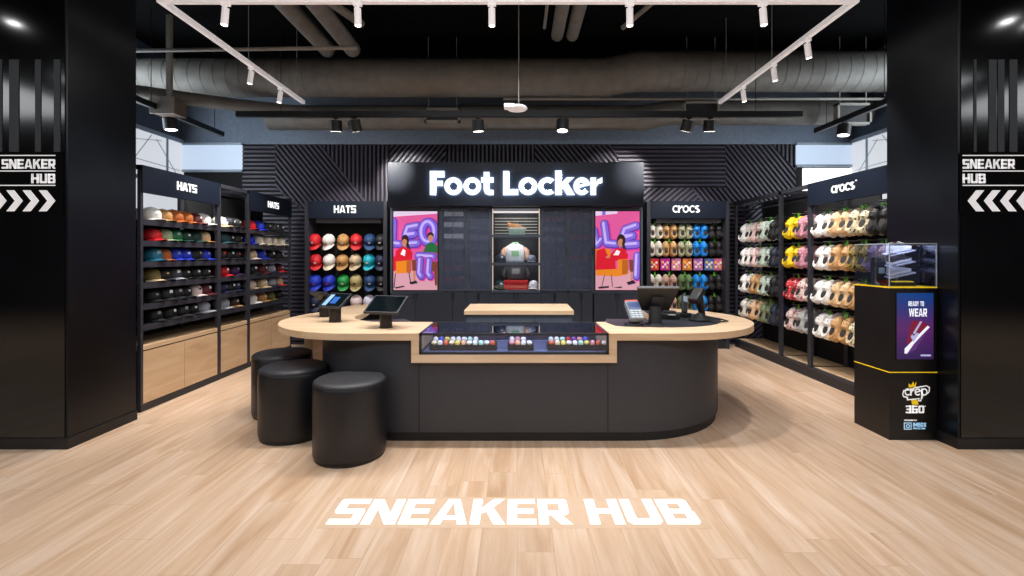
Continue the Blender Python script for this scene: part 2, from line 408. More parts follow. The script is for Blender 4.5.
back_window(4, zr, XW, wz(165, YB), ZT - .02, True)

# the two piers at the front
XL = -3.475; XR = 3.412; YF = 3.637
for side, x0, x1, xe, sg, YP in (('left', -13, XL, XL, 1, 4.287), ('right', XR, 13, XR, -1, 4.335)):
    w = struct(MB().box(x0, x1, YF, YP, .085, 4.7).build('wall_front_' + side, M_panel2))
    k = MB()
    k.box(x0 - (.012 if sg < 0 else 0), x1 + (.012 if sg > 0 else 0), YF - .012, YP, 0, .085)
    struct(k.build('baseboard_' + side, M_black))
    # glossy cladding sheet with matt stripes on the front
    s = MB()
    a, b = (x0, xe - .02) if sg > 0 else (xe + .02, x1)
    s.box(a, b, YF - .006, YF, .09, 4.7, 0)
    s.build('cladding', [M_panel], w)
    s = MB()
    offs = [.02, .17, .34, .47, .61, .70, .83, .95] if sg > 0 else [.085, .20, .27, .36, .54, .70, .83, 1.0]
    wid = [.05, .045, .075, .12, .05, .085, .03, .06] if sg > 0 else [.02, .06, .05, .06, .16, .06, .08, .05]
    for o_, w_ in zip(offs, wid):
        u = xe - sg * (o_ + .03)
        s.box(min(u, u - sg * w_), max(u, u - sg * w_), YF - .010, YF - .006, wz(152, YF), wz(60, YF), 0)
    s.build('stripes', [mat('matt_stripe', '#24272d', .5)], w)

# ------------------------------------------------------------------ direction signs on the piers
def pier_sign(side):
    sg = 1 if side == 'left' else -1
    Pl = plane_y(YF - .012)
    z = lambda py: wz(py, YF)
    t = thing('wall_sign', 'black pier sign reading SNEAKER HUB with chevrons pointing right' if sg > 0 else 'black pier sign reading SNEAKER HUB with chevrons pointing left', 'sign', (-4 if sg > 0 else 4, YF - .012, z(213)))
    b = MB()
    if sg > 0: b.box(-5.2, wx(64, YF), YF - .012, YF - .006, z(214), z(153))
    else: b.box(wx(959, YF), 5.2, YF - .012, YF - .006, z(214), z(153))
    b.build('backing', mat('sign_black', '#030304', .9, spec=.1), t)
    L = MB()
    if sg > 0:
        write(L, 'SNEAKER', block, Pl, wx(3.5, YF), wx(57, YF), z(169), z(159.5), .09, .002)
        L.build('lettering', M_white_vinyl, t); L = MB()
        write(L, 'HUB', block, Pl, wx(33, YF), wx(57, YF), z(183.5), z(174), .09, .002)
        rules = (-5.1, wx(57, YF))
        tips = [57 - 16.2 * k for k in range(8)]; d = -1
    else:
        write(L, 'SNEAKER', block, Pl, wx(961, YF), wx(1013, YF), z(169), z(159.5), .09, .002)
        L.build('lettering', M_white_vinyl, t); L = MB()
        write(L, 'HUB', block, Pl, wx(961, YF), wx(984, YF), z(183.5), z(174), .09, .002)
        rules = (wx(961, YF), 5.1)
        tips = [966 + 16.2 * k for k in range(8)]; d = 1
    L.build('lettering', M_white_vinyl, t)
    for py in (155.8, 171.3, 185.6): MB().plate([R(rules[0], z(py + .5), rules[1], z(py - .5))], Pl, .002).build('rule_line', M_white_vinyl, t)
    L = MB()
    for px in tips:
        zt, zm, zb = z(190.5), z(201), z(211.5)
        X = lambda q: wx(px + d * q, YF)
        L.plate([[(X(0), zm), (X(8.5), zt), (X(16.5), zt), (X(8), zm)], [(X(0), zm), (X(8), zm), (X(16.5), zb), (X(8.5), zb)]], Pl, .002)
    L.build('chevrons', M_white_vinyl, t)
pier_sign('left'); pier_sign('right')

# ------------------------------------------------------------------ floor lettering
fs = thing('floor_sign', 'white SNEAKER HUB lettering stuck on the plank floor', 'sign', (0, 2.75, 0))
Pf = lambda u, v, w: (u, v, w)
MB().box(wx(318, 2.61), wx(709, 2.61), 2.58, 2.91, 0, .0012).build('clear_film', mat('floor_film', '#cfb094', .5, var=.03), fs)
L = MB(); L2 = MB()
write(L, 'SNEAKER', block, Pf, wx(325, 2.61), wx(572, 2.61), 2.615, 2.885, .07, .001, lift=.0012)
write(L2, 'HUB', block, Pf, wx(590.5, 2.61), wx(703, 2.61), 2.615, 2.885, .08, .001, lift=.0012)
L.build('lettering', M_floor_vinyl, fs); L2.build('lettering', M_floor_vinyl, fs)

# ------------------------------------------------------------------ service counter
ZC = .88
ct = thing('service_counter', 'long charcoal service counter with rounded ends and oak top', 'counter', (0, 4.4, 0))
def arc(cx, cy, rx, ry, a0, a1, n=28):
    return [(cx + rx * math.cos(math.radians(a0 + (a1 - a0) * i / n)), cy + ry * math.sin(math.radians(a0 + (a1 - a0) * i / n))) for i in range(n + 1)]
YC0, YC1 = 3.72, 4.36
xa, xb = wx(411, YC0), wx(617, YC0)           # outer edges of the dropped oak tray
TH = .058
left_top = [(xa + .063, YC1), (xa + .063, YC0)] + arc(-1.33, 4.66, .925, .94, 270, 152, 30) + [(-2.16, 5.3), (-2.02, 5.85), (-1.80, 5.95)] + [(-1.70, 5.5)] + arc(-1.22, 4.86, .42, .5, 170, 270, 14)
right_top = [(xb - .063, YC1), (1.15, YC1 + .04), (1.33, 4.55), (1.40, 5.30)] + arc(1.3, 4.66, .938, .94, 90 - 22, -90, 34) + [(xb - .063, YC0)]
tp = MB()
tp.prism(left_top[::-1], ZC - TH, ZC); tp.prism(right_top[::-1], ZC - TH, ZC)
tp.box(xa, xa + .062, YC0, YC1, .71, ZC - TH); tp.box(xb - .062, xb, YC0, YC1, .71, ZC - TH)
tp.box(xa, xb, YC0, YC1, .645, .71)
tp.build('countertop', M_oak, ct, bevel=.003)
def body_outline(inset=0.0):
    yf = 3.775 + inset
    return arc(.93, 4.74, 1.015 - inset, 4.74 - yf, -90, 10, 24) + [(.95, 5.0), (.9, 4.4), (-.95, 4.4), (-1.2, 5.0)] + arc(-.95, 4.74, .93 - inset, 4.74 - yf, 175, 270, 24)
bd = MB(); bd.prism(body_outline(), .075, .645); 
bd.prism(arc(.93, 4.74, 1.015, .965, -90, 10, 24) + [(.95, 5.0), (.80, 4.4), (.80, 3.775)], .645, ZC - TH)
bd.prism([(-.845, 3.775), (-.845, 4.4), (-1.2, 5.0)] + arc(-.95, 4.74, .93, .965, 175, 270, 24), .645, ZC - TH)
bd.build('body', M_counter, ct, smooth=True)
MB().prism(body_outline(.018), 0, .075).build('toe_kick', M_kick, ct, smooth=True)
sm = MB()
for x in (wx(420, 3.81), wx(607, 3.81)): sm.box(x - .004, x + .004, 3.7735, 3.777, .08, .64)
sm.build('panel_seam', M_kick, ct)
MB().box(-2.20, -2.115, 4.86, 5.5, 0, ZC - TH).build('support_panel', M_oak_side, ct)

# glass vitrine let into the counter
dc = thing('display_case', 'low glass display case let into the front of the oak counter', 'display case', (0, 4.04, .71))
x0, x1 = xa + .064, xb - .064
fr = MB(); t = .018
for z in (.712, ZC - .018):
    for y in (YC0 + .004, YC1 - .022): fr.box(x0, x1, y, y + t, z, z + t)
    for x in (x0, x1 - t): fr.box(x, x + t, YC0 + .004, YC1 - .004, z, z + t)
for x in (x0, x1 - t):
    for y in (YC0 + .004, YC1 - .022): fr.box(x, x + t, y, y + t, .712, ZC)
fr.build('frame', M_frame, dc)
MB().box(x0 + t, x1 - t, YC0 + .02, YC1 - .02, ZC - .008, ZC - .002).build('glass_top', M_case_glass, dc)
MB().box(x0 + t, x1 - t, YC0 + .007, YC0 + .012, .727, ZC - .015).build('glass_front', M_glass, dc)
MB().box(x0 + t, x1 - t, YC0 + .02, YC1 - .02, .712, .72).build('case_floor', mat('slate_blue_tray', '#6b7494', .5), dc)
MB().box(x0 + t, x1 - t, YC1 - .04, YC1 - .02, .72, ZC - .016).build('back_panel', mat('navy_tray', '#252c48', .5), dc)
for i in range(9):
    MB().box(x0 + .03, x1 - .03, 3.80 + i * .055, 3.806 + i * .055, .72, .722).build('groove', mat('groove_line', '#3a4266', .5), dc)
l_ = bpy.data.lights.new('case_fill', 'AREA'); l_.shape = 'RECTANGLE'; l_.size = 1.4; l_.size_y = .04; l_.energy = 1.3; l_.color = (.95, .97, 1)
o_ = bpy.data.objects.new('case_fill', l_); COL.objects.link(o_); o_.location = ((x0 + x1) / 2, YC0 + .05, ZC - .02); o_.rotation_euler = (math.radians(30), 0, 0)  # fill light added inside the case to brighten the trays

charm_cols = {'white': '#f2ece4', 'cream': '#f0dcae', 'coral': '#e0603f', 'pink': '#ee9aa6', 'yellow': '#ecd469', 'mint': '#bfe8d0', 'purple': '#8a3fa8', 'red': '#c8283a', 'peach': '#f2b48a', 'blue': '#4a58c8'}
def tray(xc, n, cols2, nm):
    w = n * .048 + .02; zf = .722; y = 3.86
    tr_ = thing('charm_tray', 'black stepped tray of small charms, ' + nm, 'tray', (xc, y, zf), group='charm trays in the glass case')
    m = MB(); m.box(xc - w / 2, xc + w / 2, y - .03, y + .03, zf, zf + .035); m.box(xc - w / 2, xc + w / 2, y + .03, y + .13, zf, zf + .052)
    m.build('riser', M_black, tr_); 
    l = MB(); l.box(xc - w / 2, xc + w / 2, y - .034, y - .03, zf, zf + .045); l.build('front_lip', M_black, tr_)
    for r, cols in enumerate(cols2):
        for i, c in enumerate(cols):
            cx = xc - w / 2 + .034 + i * .048; cy = y + (0 if r == 0 else .075); cz = zf + (.035 if r == 0 else .052)
            g = MB()
            prof = [(.012, 0), (.02, .006), (.021, .02), (.019, .034), (.010, .041), (.003, .043)] if (i + r) % 3 else [(.006, 0), (.008, .008), (.022, .014), (.024, .026), (.016, .038), (.004, .040)]
            g.lathe(prof, (0, 0, 0), 12)
            o = g.build('shoe_charm', mat('charm_' + c, charm_cols[c], .4), smooth='all'); o.location = (cx, cy, cz); o.rotation_euler = (0, 0, random.random())
            tag(o, 'small %s shoe charm in the %s row of %s' % (c, 'front' if r == 0 else 'rear', nm), 'charm', 'shoe charms in the glass case')
tray(-.44, 11, [['cream', 'white', 'coral', 'cream', 'yellow', 'peach', 'white', 'white', 'mint', 'white', 'coral'], ['white', 'blue', 'yellow', 'white', 'white', 'white', 'mint', 'white']], 'the tray on the tablet side')
tray(.03, 4, [['pink', 'peach', 'white', 'white'], ['white', 'pink', 'white']], 'the short middle tray')
tray(.50, 10, [['coral', 'cream', 'yellow', 'white', 'white', 'mint', 'yellow', 'pink', 'coral', 'white'], ['white', 'white', 'mint', 'red', 'purple', 'pink', 'blue']], 'the tray on the card reader side')

# ------------------------------------------------------------------ poufs
def pouf(x, y, label):
    o = thing('pouf_stool', label, 'stool', (x, y, 0), group='black poufs by the counter'); o.scale = (1, 1, 1.03)
    MB().lathe([(.01, 0), (.252, 0), (.256, .012), (.256, .02)]).build('base_ring', M_kick, o, smooth=True, local=True)
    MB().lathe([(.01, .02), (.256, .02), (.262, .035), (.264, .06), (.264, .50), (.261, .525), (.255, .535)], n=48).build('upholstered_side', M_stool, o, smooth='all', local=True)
    MB().lathe([(.255, .530), (.262, .535), (.258, .548), (.24, .560), (.18, .566), (.05, .570), (.004, .570)], n=48).build('seat_top', mat('seat_leatherette_lit', '#26262a', .5, var=.15, scale=90), o, smooth='all', local=True)  # seat top lightened: its highlight is put into the colour
    MB().loft([[(.2585 * math.cos(a) + r * math.cos(b) * math.cos(a), .2585 * math.sin(a) + r * math.cos(b) * math.sin(a), .534 + r * math.sin(b)) for b in [2 * PI * k / 6 for k in range(6)]] for a in [2 * PI * i / 48 for i in range(49)] for r in [.0045]], caps=False).build('piping', M_kick, o, smooth='all', local=True)
    return o
pouf(-1.26, 3.55, 'round black leatherette pouf standing in front of the two others')
pouf(-1.875, 3.94, 'round black leatherette pouf between the front one and the hindmost one')
pouf(-2.232, 4.48, 'hindmost round black pouf, tucked under the oak counter end')

# ------------------------------------------------------------------ tablets and till on the counter
def tablet(x, y, yaw, w, d, tilt, label, lit):
    o = thing('tablet_stand', label, 'tablet', (x, y, ZC), (0, 0, math.radians(yaw)), 'tablets on pedestal stands')
    m = MB(); m.cyl((0, 0, 0), (0, 0, .17), .052, .052, 28); m.cyl((0, 0, 0), (0, 0, .006), .058, .058, 28)
    m.build('pedestal', mat('bronze_black_stand', '#2a2623', .4, metal=.4), o, smooth=True, local=True)
    Mx = Matrix.Translation((0, 0, .20)) @ Euler((math.radians(tilt), 0, 0)).to_matrix().to_4x4()
    m = MB(); m.box(-w / 2, w / 2, -d / 2, d / 2, -.018, .004, M=Mx)
    h = m.build('housing', M_frame_dark, o, local=True, bevel=.004)
    m = MB(); m.box(-w / 2 + .016, w / 2 - .016, -d / 2 + .016, d / 2 - .016, .004, .0055, 0, Mx)
    if lit:
        m.box(-w / 2 + .03, -w / 2 + .08, -d / 2 + .02, d / 2 - .03, .0055, .006, 1, Mx)
        m.box(-w / 2 + .1, w / 2 - .09, -d / 2 + .05, d / 2 - .06, .0055, .006, 2, Mx)
    m.build('screen', [mat('tablet_screen', '#0c1418', .08, spec=.8), glow('screen_sky', '#9cc8f4', .8), glow('screen_blue', '#2c6cc4', .7)], o, local=True)
    return o
tablet(-1.12, 4.02, -14, .32, .235, 33, 'dark tablet on a pedestal near the display case, screen off', False)
tablet(-1.69, 4.37, -24, .26, .20, 36, 'tablet on a pedestal showing a blue picture, facing the poufs', True)
tablet(-1.93, 4.72, 150, .26, .20, 36, 'tablet on a pedestal seen from behind, next to the wall side', False)

# black work mat and till equipment
matm = MB().prism([(.82, 4.34), (.86, 4.12), (.95, 4.06), (1.3, 4.02)] + arc(1.3, 4.62, .66, .60, -80, 60, 22) + [(1.46, 5.28), (1.405, 5.28), (1.335, 4.55), (1.155, 4.395)], ZC, ZC + .004)
tag(matm.build('counter_mat', mat('slate_mat', '#23242e', .5)), 'dark grey work mat inlaid on the till end of the counter', 'mat')
ct_ = thing('card_terminal', 'grey card payment terminal with blue screen on a low stand', 'card terminal', (1.035, 4.15, ZC + .004), (0, 0, math.radians(6))); ct_.scale = (1.15,) * 3
m = MB(); m.cyl((0, 0, 0), (0, 0, .015), .075, .07, 24); m.cyl((0, 0, .015), (0, 0, .075), .042, .04, 24); m.build('stand', M_frame_dark, ct_, smooth=True, local=True)
Mx = Matrix.Translation((0, 0, .115)) @ Euler((math.radians(40), 0, 0)).to_matrix().to_4x4()
m = MB(); m.box(-.055, .055, -.10, .085, -.03, .012, M=Mx); hs = m.build('terminal_body', mat('grey_plastic', '#6d757e', .45), ct_, local=True, bevel=.006)
m = MB(); m.box(-.046, .046, -.005, .07, .012, .014, M=Mx); m.build('screen', glow('terminal_screen', '#46598f', .6), ct_, local=True)
m = MB()
for r in range(4):
    for c in range(3): m.box(-.042 + c * .03, -.018 + c * .03, -.092 + r * .021, -.078 + r * .021, .012, .016, 0, Mx)
m.build('keypad', mat('key_white', '#aab2ba', .5), ct_, local=True)
m = MB(); m.box(-.05, .05, .085, .1, -.02, .008, M=Mx); m.build('top_edge', mat('red_plastic', '#c03a35', .5), ct_, local=True)

mo = thing('till_monitor', 'black touchscreen till monitor seen from behind on a cylindrical foot', 'monitor', (1.228, 4.18, ZC + .004), (0, 0, math.radians(-3)))
m = MB(); m.cyl((0, 0, 0), (0, 0, .012), .085, .08, 28); m.cyl((0, 0, .012), (0, 0, .16), .058, .052, 28); m.build('foot', M_frame_dark, mo, smooth=True, local=True)
Mx = Matrix.Translation((.02, .02, .225)) @ Euler((math.radians(118), 0, 0)).to_matrix().to_4x4()
m = MB(); m.prism([(-.15, -.12), (.12, -.12), (.185, .12), (-.185, .12)], -.012, .012)
m.v = [tuple(Mx @ Vector(p)) for p in m.v]
hs = m.build('screen_housing', M_black, mo, local=True, bevel=.004)
m = MB(); m.box(-.18, .18, .112, .124, -.013, .014, M=Mx); m.build('top_edge', mat('grey_edge', '#5c5c60', .4), mo, local=True)
m = MB(); m.box(-.05, .05, -.06, .04, .012, .035, M=Mx); m.build('mount', M_frame_dark, mo, local=True)

rp_ = thing('receipt_printer', 'small black receipt printer on the mat behind the till', 'printer', (1.47, 4.56, ZC + .004))
MB().box(-.09, .09, -.08, .08, 0, .06).build('body', M_black, rp_, local=True, bevel=.012)
MB().box(-.06, .06, -.05, .05, .06, .075).build('lid', M_frame_dark, rp_, local=True, bevel=.004)
MB().box(-.035, .035, -.11, -.07, .045, .048).build('paper_slip', mat('paper', '#c9c6c6', .7), rp_, local=True)
sc_ = thing('barcode_scanner', 'black handheld barcode scanner resting in its cradle', 'scanner', (1.72, 4.42, ZC + .004), (0, 0, math.radians(-50))); sc_.scale = (1.18,) * 3
m = MB(); m.lathe([(.004, 0), (.085, 0), (.09, .012), (.06, .03), (.03, .05), (.02, .06)], n=24); m.build('cradle', M_black, sc_, smooth=True, local=True)
m = MB()
pth = [(-.0, .04, .03), (0, .02, .09), (0, .0, .14), (0, -.02, .19), (0, -.03, .22)]
m.loft([[(r * 1.2 * math.cos(a), p[1] + r * math.sin(a), p[2]) for a in [2 * PI * k / 14 for k in range(14)]] for p, r in zip(pth, (.02, .024, .026, .03, .022))])
m.build('handle', M_black, sc_, smooth=True, local=True)
Mx = Matrix.Translation((0, -.035, .215)) @ Euler((math.radians(40), 0, 0)).to_matrix().to_4x4()
m = MB(); m.box(-.042, .042, -.09, .05, -.028, .028, M=Mx); m.build('scan_head', M_black, sc_, local=True, bevel=.012)
m = MB(); m.box(-.034, .034, -.0925, -.089, -.02, .02, M=Mx); m.build('scan_window', mat('scan_red', '#3a0d10', .1), sc_, local=True)
m = MB(); m.tube([(.0, .04, .03), (.05, .1, .02), (.12, .12, .012), (.19, .07, .010), (.17, -.02, .010), (.1, -.06, .010)], .006, 8)
m.build('cable', M_black, sc_, smooth='all', local=True)
ph = thing('till_handset', 'black cordless handset leaning behind the barcode scanner', 'handset', (1.66, 4.66, ZC + .004), (0, 0, math.radians(20)))
MB().box(-.05, .05, -.05, .05, 0, .045).build('dock', M_black, ph, local=True, bevel=.01)
Mx = Matrix.Translation((0, .0, .13)) @ Euler((math.radians(-18), math.radians(14), 0)).to_matrix().to_4x4()
m = MB(); m.box(-.032, .032, -.014, .014, -.09, .10, M=Mx); m.build('receiver', M_frame_dark, ph, local=True, bevel=.01)
m = MB(); m.box(-.024, .024, -.016, -.013, .02, .08, M=Mx); m.build('screen', mat('handset_screen', '#8d97a8', .2), ph, local=True)

# ------------------------------------------------------------------ low back counter
bc = thing('back_counter', 'small oak topped charcoal counter behind the glass case', 'counter', (.02, 5.5, 0))
MB().box(-.593, .638, 5.26, 5.98, .83, .88).build('worktop', M_oak, bc, bevel=.003)
MB().box(-.575, .62, 5.285, 5.95, .08, .83).build('body', mat('slate_front', '#48525f', .5), bc)
MB().box(-.55, .59, 5.32, 5.9, 0, .08).build('toe_kick', M_kick, bc)
m = MB()
for x in (-.18, .2): m.box(x - .003, x + .003, 5.281, 5.286, .1, .8)
m.build('drawer_gap', M_kick, bc)

# ------------------------------------------------------------------ caps
def cap_meshes():
    crown = MB(); rings = []
    n = 24
    for j, (s, z) in enumerate([(1.0, 0), (1.02, .03), (.98, .06), (.86, .088), (.64, .108), (.36, .119), (.08, .123)]):
        rings.append([(.084 * s * math.cos(2 * PI * k / n), .097 * s * math.sin(2 * PI * k / n) - (.006 if math.sin(2 * PI * k / n) < 0 and 1 < j < 5 else 0), z) for k in range(n)])
    crown.loft(rings)
    for k in range(6):        # raised panel seams
        a = 2 * PI * k / 6 + PI / 6
        crown.tube([((.084 * s + .0006) * math.cos(a), (.097 * s + .0006) * math.sin(a), z + .0006) for s, z in [(1.02, .03), (.98, .06), (.86, .088), (.64, .108), (.36, .119), (.1, .123)]], .0014, 5)
    c = crown.build('crown', M_black, smooth='all')
    v = MB(); rings = []
    for i in range(13):
        a = math.radians(200 + 140 * i / 12)
        x = math.cos(a); y = math.sin(a)
        reach = .078 * max(0, math.sin(math.radians(180 * i / 12))) ** .6 + .004
        xi, yi = .083 * x, .096 * y
        xo, yo = xi * (1 + .10 * abs(x)), yi - reach
        d = .018 * (x / .94) ** 2
        rings.append([(xi, yi, .012 - d * .6), (xo, yo, .002 - d), (xo, yo, -.002 - d), (xi, yi, .006 - d * .6)])
    v.loft(rings)
    v = v.build('visor', M_black, smooth=True)
    b = MB().lathe([(.010, .119), (.010, .125), (.005, .129), (.001, .130)], n=10).build('button', M_black, smooth='all')
    lg = MB(); rows = []
    for z, y in ((.030, -.1015), (.052, -.1045), (.074, -.099)):
        rows.append([(x, y + 5.2 * x * x, z) for x in (-.028, -.014, 0, .014, .028)])
    vs = [p for r in rows for p in r]
    lg.add(vs, [(r * 5 + k, r * 5 + k + 1, (r + 1) * 5 + k + 1, (r + 1) * 5 + k) for r in range(2) for k in range(4)])
    l = lg.build('logo_patch', M_black, smooth='all')
    return c, v, b, l
C0, V0, B0, L0 = cap_meshes()
proto_cap = thing('baseball_cap', '', 'cap')
for p in (C0, V0, B0, L0): p.parent = proto_cap; p.location.z = .020
cap_cols = {'white': '#e8e2dc', 'cream': '#d8cbb4', 'orange brown': '#a85a1e', 'tan': '#b98a50', 'beige': '#cdb28e', 'maroon': '#58121c', 'red': '#c4151f', 'sage green': '#8b9b78',
            'green': '#0e6a3c', 'bright green': '#108a3a', 'dark green': '#0c3a2c', 'teal': '#15647c', 'cyan': '#12a6b8', 'royal blue': '#1633b8', 'black': '#0d0d10', 'olive': '#6f6130', 'charcoal': '#3a3b40', 'grey': '#8e8f96',
            'silver': '#a5a6ad', 'navy': '#101a3c', 'purple': '#3a1648', 'dark brown': '#35241a', 'khaki': '#b3a26c', 'pink white': '#dfc9c6', 'dark teal': '#0c3a40', 'deep blue': '#0f3a68', 'lavender white': '#d8d2e2'}
def capmat(c): return mat('cap_' + c.replace(' ', '_'), cap_cols[c], .6, var=.12, scale=60)
first_cap = [True]
ORD = ['first', 'second', 'third', 'fourth', 'fifth', 'sixth', 'seventh']
def place_cap(colr, loc, rot, label, group, visor=None, logo='white', scale=1.0, name=None):
    o = proto_cap if first_cap[0] else copy_tree(proto_cap)
    first_cap[0] = False
    if name: o.name = name
    o.location = loc; o.rotation_euler = rot; o.scale = (scale,) * 3
    o['label'] = label; o['category'] = 'cap'; o['group'] = group
    for ch in list(o.children):
        k = ch.name.split('.')[0]
        if k == 'logo_patch' and logo == 'none': bpy.data.objects.remove(ch); continue
        if k == 'logo_patch': f_ = random.uniform(.45, .7); ch.scale = (f_, 1, f_); ch.location.z += .02; paint(ch, mat('logo_' + logo, {'white': '#f0f0f2', 'gold': '#d8b860', 'red': '#d03a3a', 'black': '#151515', 'blue': '#2a48b0', 'grey': '#9a9ca4'}[logo], .5))
        elif k == 'visor': paint(ch, capmat(visor or colr))
        else: paint(ch, capmat(colr))
        if k == 'visor' and visor: ch['label'] = visor + ' visor'
    return o

# ------------------------------------------------------------------ hat wall: three bays
XH = -3.58; XHB = -4.06
SH = [1.84, 1.635, 1.43, 1.225, 1.02, .82]       # shelf tops
def hat_bay(y0, y1, label, fascia, doors, caps, bayname):
    o = thing('hat_shelving', label, 'shelving', (-3.8, (y0 + y1) / 2, 0), group='hat wall bays')
    f = MB(); p = .032
    for y in (y0, y1 - p): f.box(XH - p, XH, y, y + p, .068, 2.36); f.box(XHB, XHB + p, y, y + p, .068, 2.36)
    for y in (y0, y1 - p): f.box(XHB, XH, y, y + p, 2.315, 2.36)
    f.box(XHB, XHB + p, y0, y1, 2.315, 2.36)
    if not fascia: f.box(XH - p, XH, y0, y1, 2.315, 2.36)
    f.build('frame', M_frame, o)
    MB().box(XHB - .02, XHB, y0, y1, .58, 2.0 if y0 < 5 else 2.34).build('back_panel', M_backing, o)
    if fascia:
        fa = MB().box(XH - .03, XH + .012, y0 + .008, y1 - .008, 2.10, 2.36).build('fascia', M_fascia, o)
        L = MB(); yc = (y0 + y1) / 2 + .02
        write(L, 'HATS', block_light, plane_px(XH + .012), yc - .15, yc + .15, 2.185, 2.275, .10, .008); L.build('lettering', M_white_sign, fa)
    for z in SH:
        s = MB(); s.box(XHB, XH - .01, y0 + p, y1 - p, z - .02, z); s.box(XH - .03, XH - .005, y0 + p, y1 - p, z - .05, z + .004)
        s.build('shelf', M_frame, o)
    MB().box(XHB, XH + .002, y0, y1, 0, .068).build('plinth', M_frame_dark, o)
    MB().box(XHB, XH - .025, y0 + .01, y1 - .01, .068, .58).build('cabinet_body', M_frame_dark, o)
    MB().box(XHB, XH - .002, y0 + p * (1 if y0 < 5 else .3), y1 - p * .3, .585, .63).build('cabinet_top', M_oak_side, o, bevel=.003)
    a = y0 + .03; w = (y1 - y0 - .05) / doors
    for k in range(doors):
        MB().box(XH - .022, XH - .002, a + k * w + .003, a + (k + 1) * w - .003, .072, .572).build('cabinet_door', M_oak_side, o, bevel=.002)
    for r, row in enumerate(caps):
        ya, yb = y0 + (.23 if y0 < 5 else .16), y1 - .02
        n = len(row); step = (yb - ya) / n
        for k, c in enumerate(row):
            if c is None: continue
            cc, vis, lg = (c + (None, None))[:3] if isinstance(c, tuple) else (c, None, None)
            place_cap(cc, (XH - .15 + random.uniform(-.01, .01), ya + step * (k + .5), SH[r] + .001), (0, 0, PI / 2 + random.uniform(-.35, .12)),
                      '%s cap, %s along shelf %s of the %s' % (cc, ORD[k], ['one', 'two', 'three', 'four', 'five', 'six'][r], bayname),
                      'caps on the hat wall', vis, lg or (random.choice(['white', 'white', 'grey']) if cc in ('black', 'navy', 'charcoal', 'maroon') else random.choice(['none', 'none', 'white', 'grey'])), random.uniform(.97, 1.05))
    return o
B = 'black'
hat_bay(4.47, 5.65, 'near bay of the hat wall under the larger HATS sign, tall shelves above oak cupboards', True, 2, [
    ['white', 'tan', 'orange brown', 'orange brown', 'maroon', 'white'],
    ['red', 'sage green', 'green', 'dark green', 'dark green', ('beige', 'tan')],
    ['teal', 'orange brown', 'royal blue', 'royal blue', (B, B, 'gold'), 'royal blue'],
    [('olive', 'beige'), (B, B, 'gold'), ('charcoal', 'silver'), B, B, B],
    [B, B, B, B, ('pink white', 'pink white', 'black'), 'maroon'],
    [B, B, B, B, 'silver']], 'near hat bay')
hat_bay(5.65, 6.27, 'narrow middle bay of the hat wall without a sign', False, 1, [
    [('white', 'beige', 'blue'), B, B], ['dark teal', B, B], [(B, B, 'red'), B, (B, B, 'red')], ['red', 'purple'], ['navy', B, 'navy'], ['silver', ('dark brown', 'tan')]], 'narrow hat bay')
hat_bay(6.27, 7.45, 'far bay of the hat wall next to the back wall under its own HATS sign', True, 2, [
    ['red', 'royal blue', B, 'charcoal', B], ['royal blue', 'cream', 'cream', 'cream', 'cream'], [('beige', 'pink white'), 'royal blue', B, B], [B, 'maroon', ('grey', 'navy'), ('maroon', 'red')],
    [('cream', 'beige'), 'beige', ('grey', 'navy'), ('beige', 'red')], ['white', 'tan', 'olive', B]], 'far hat bay')
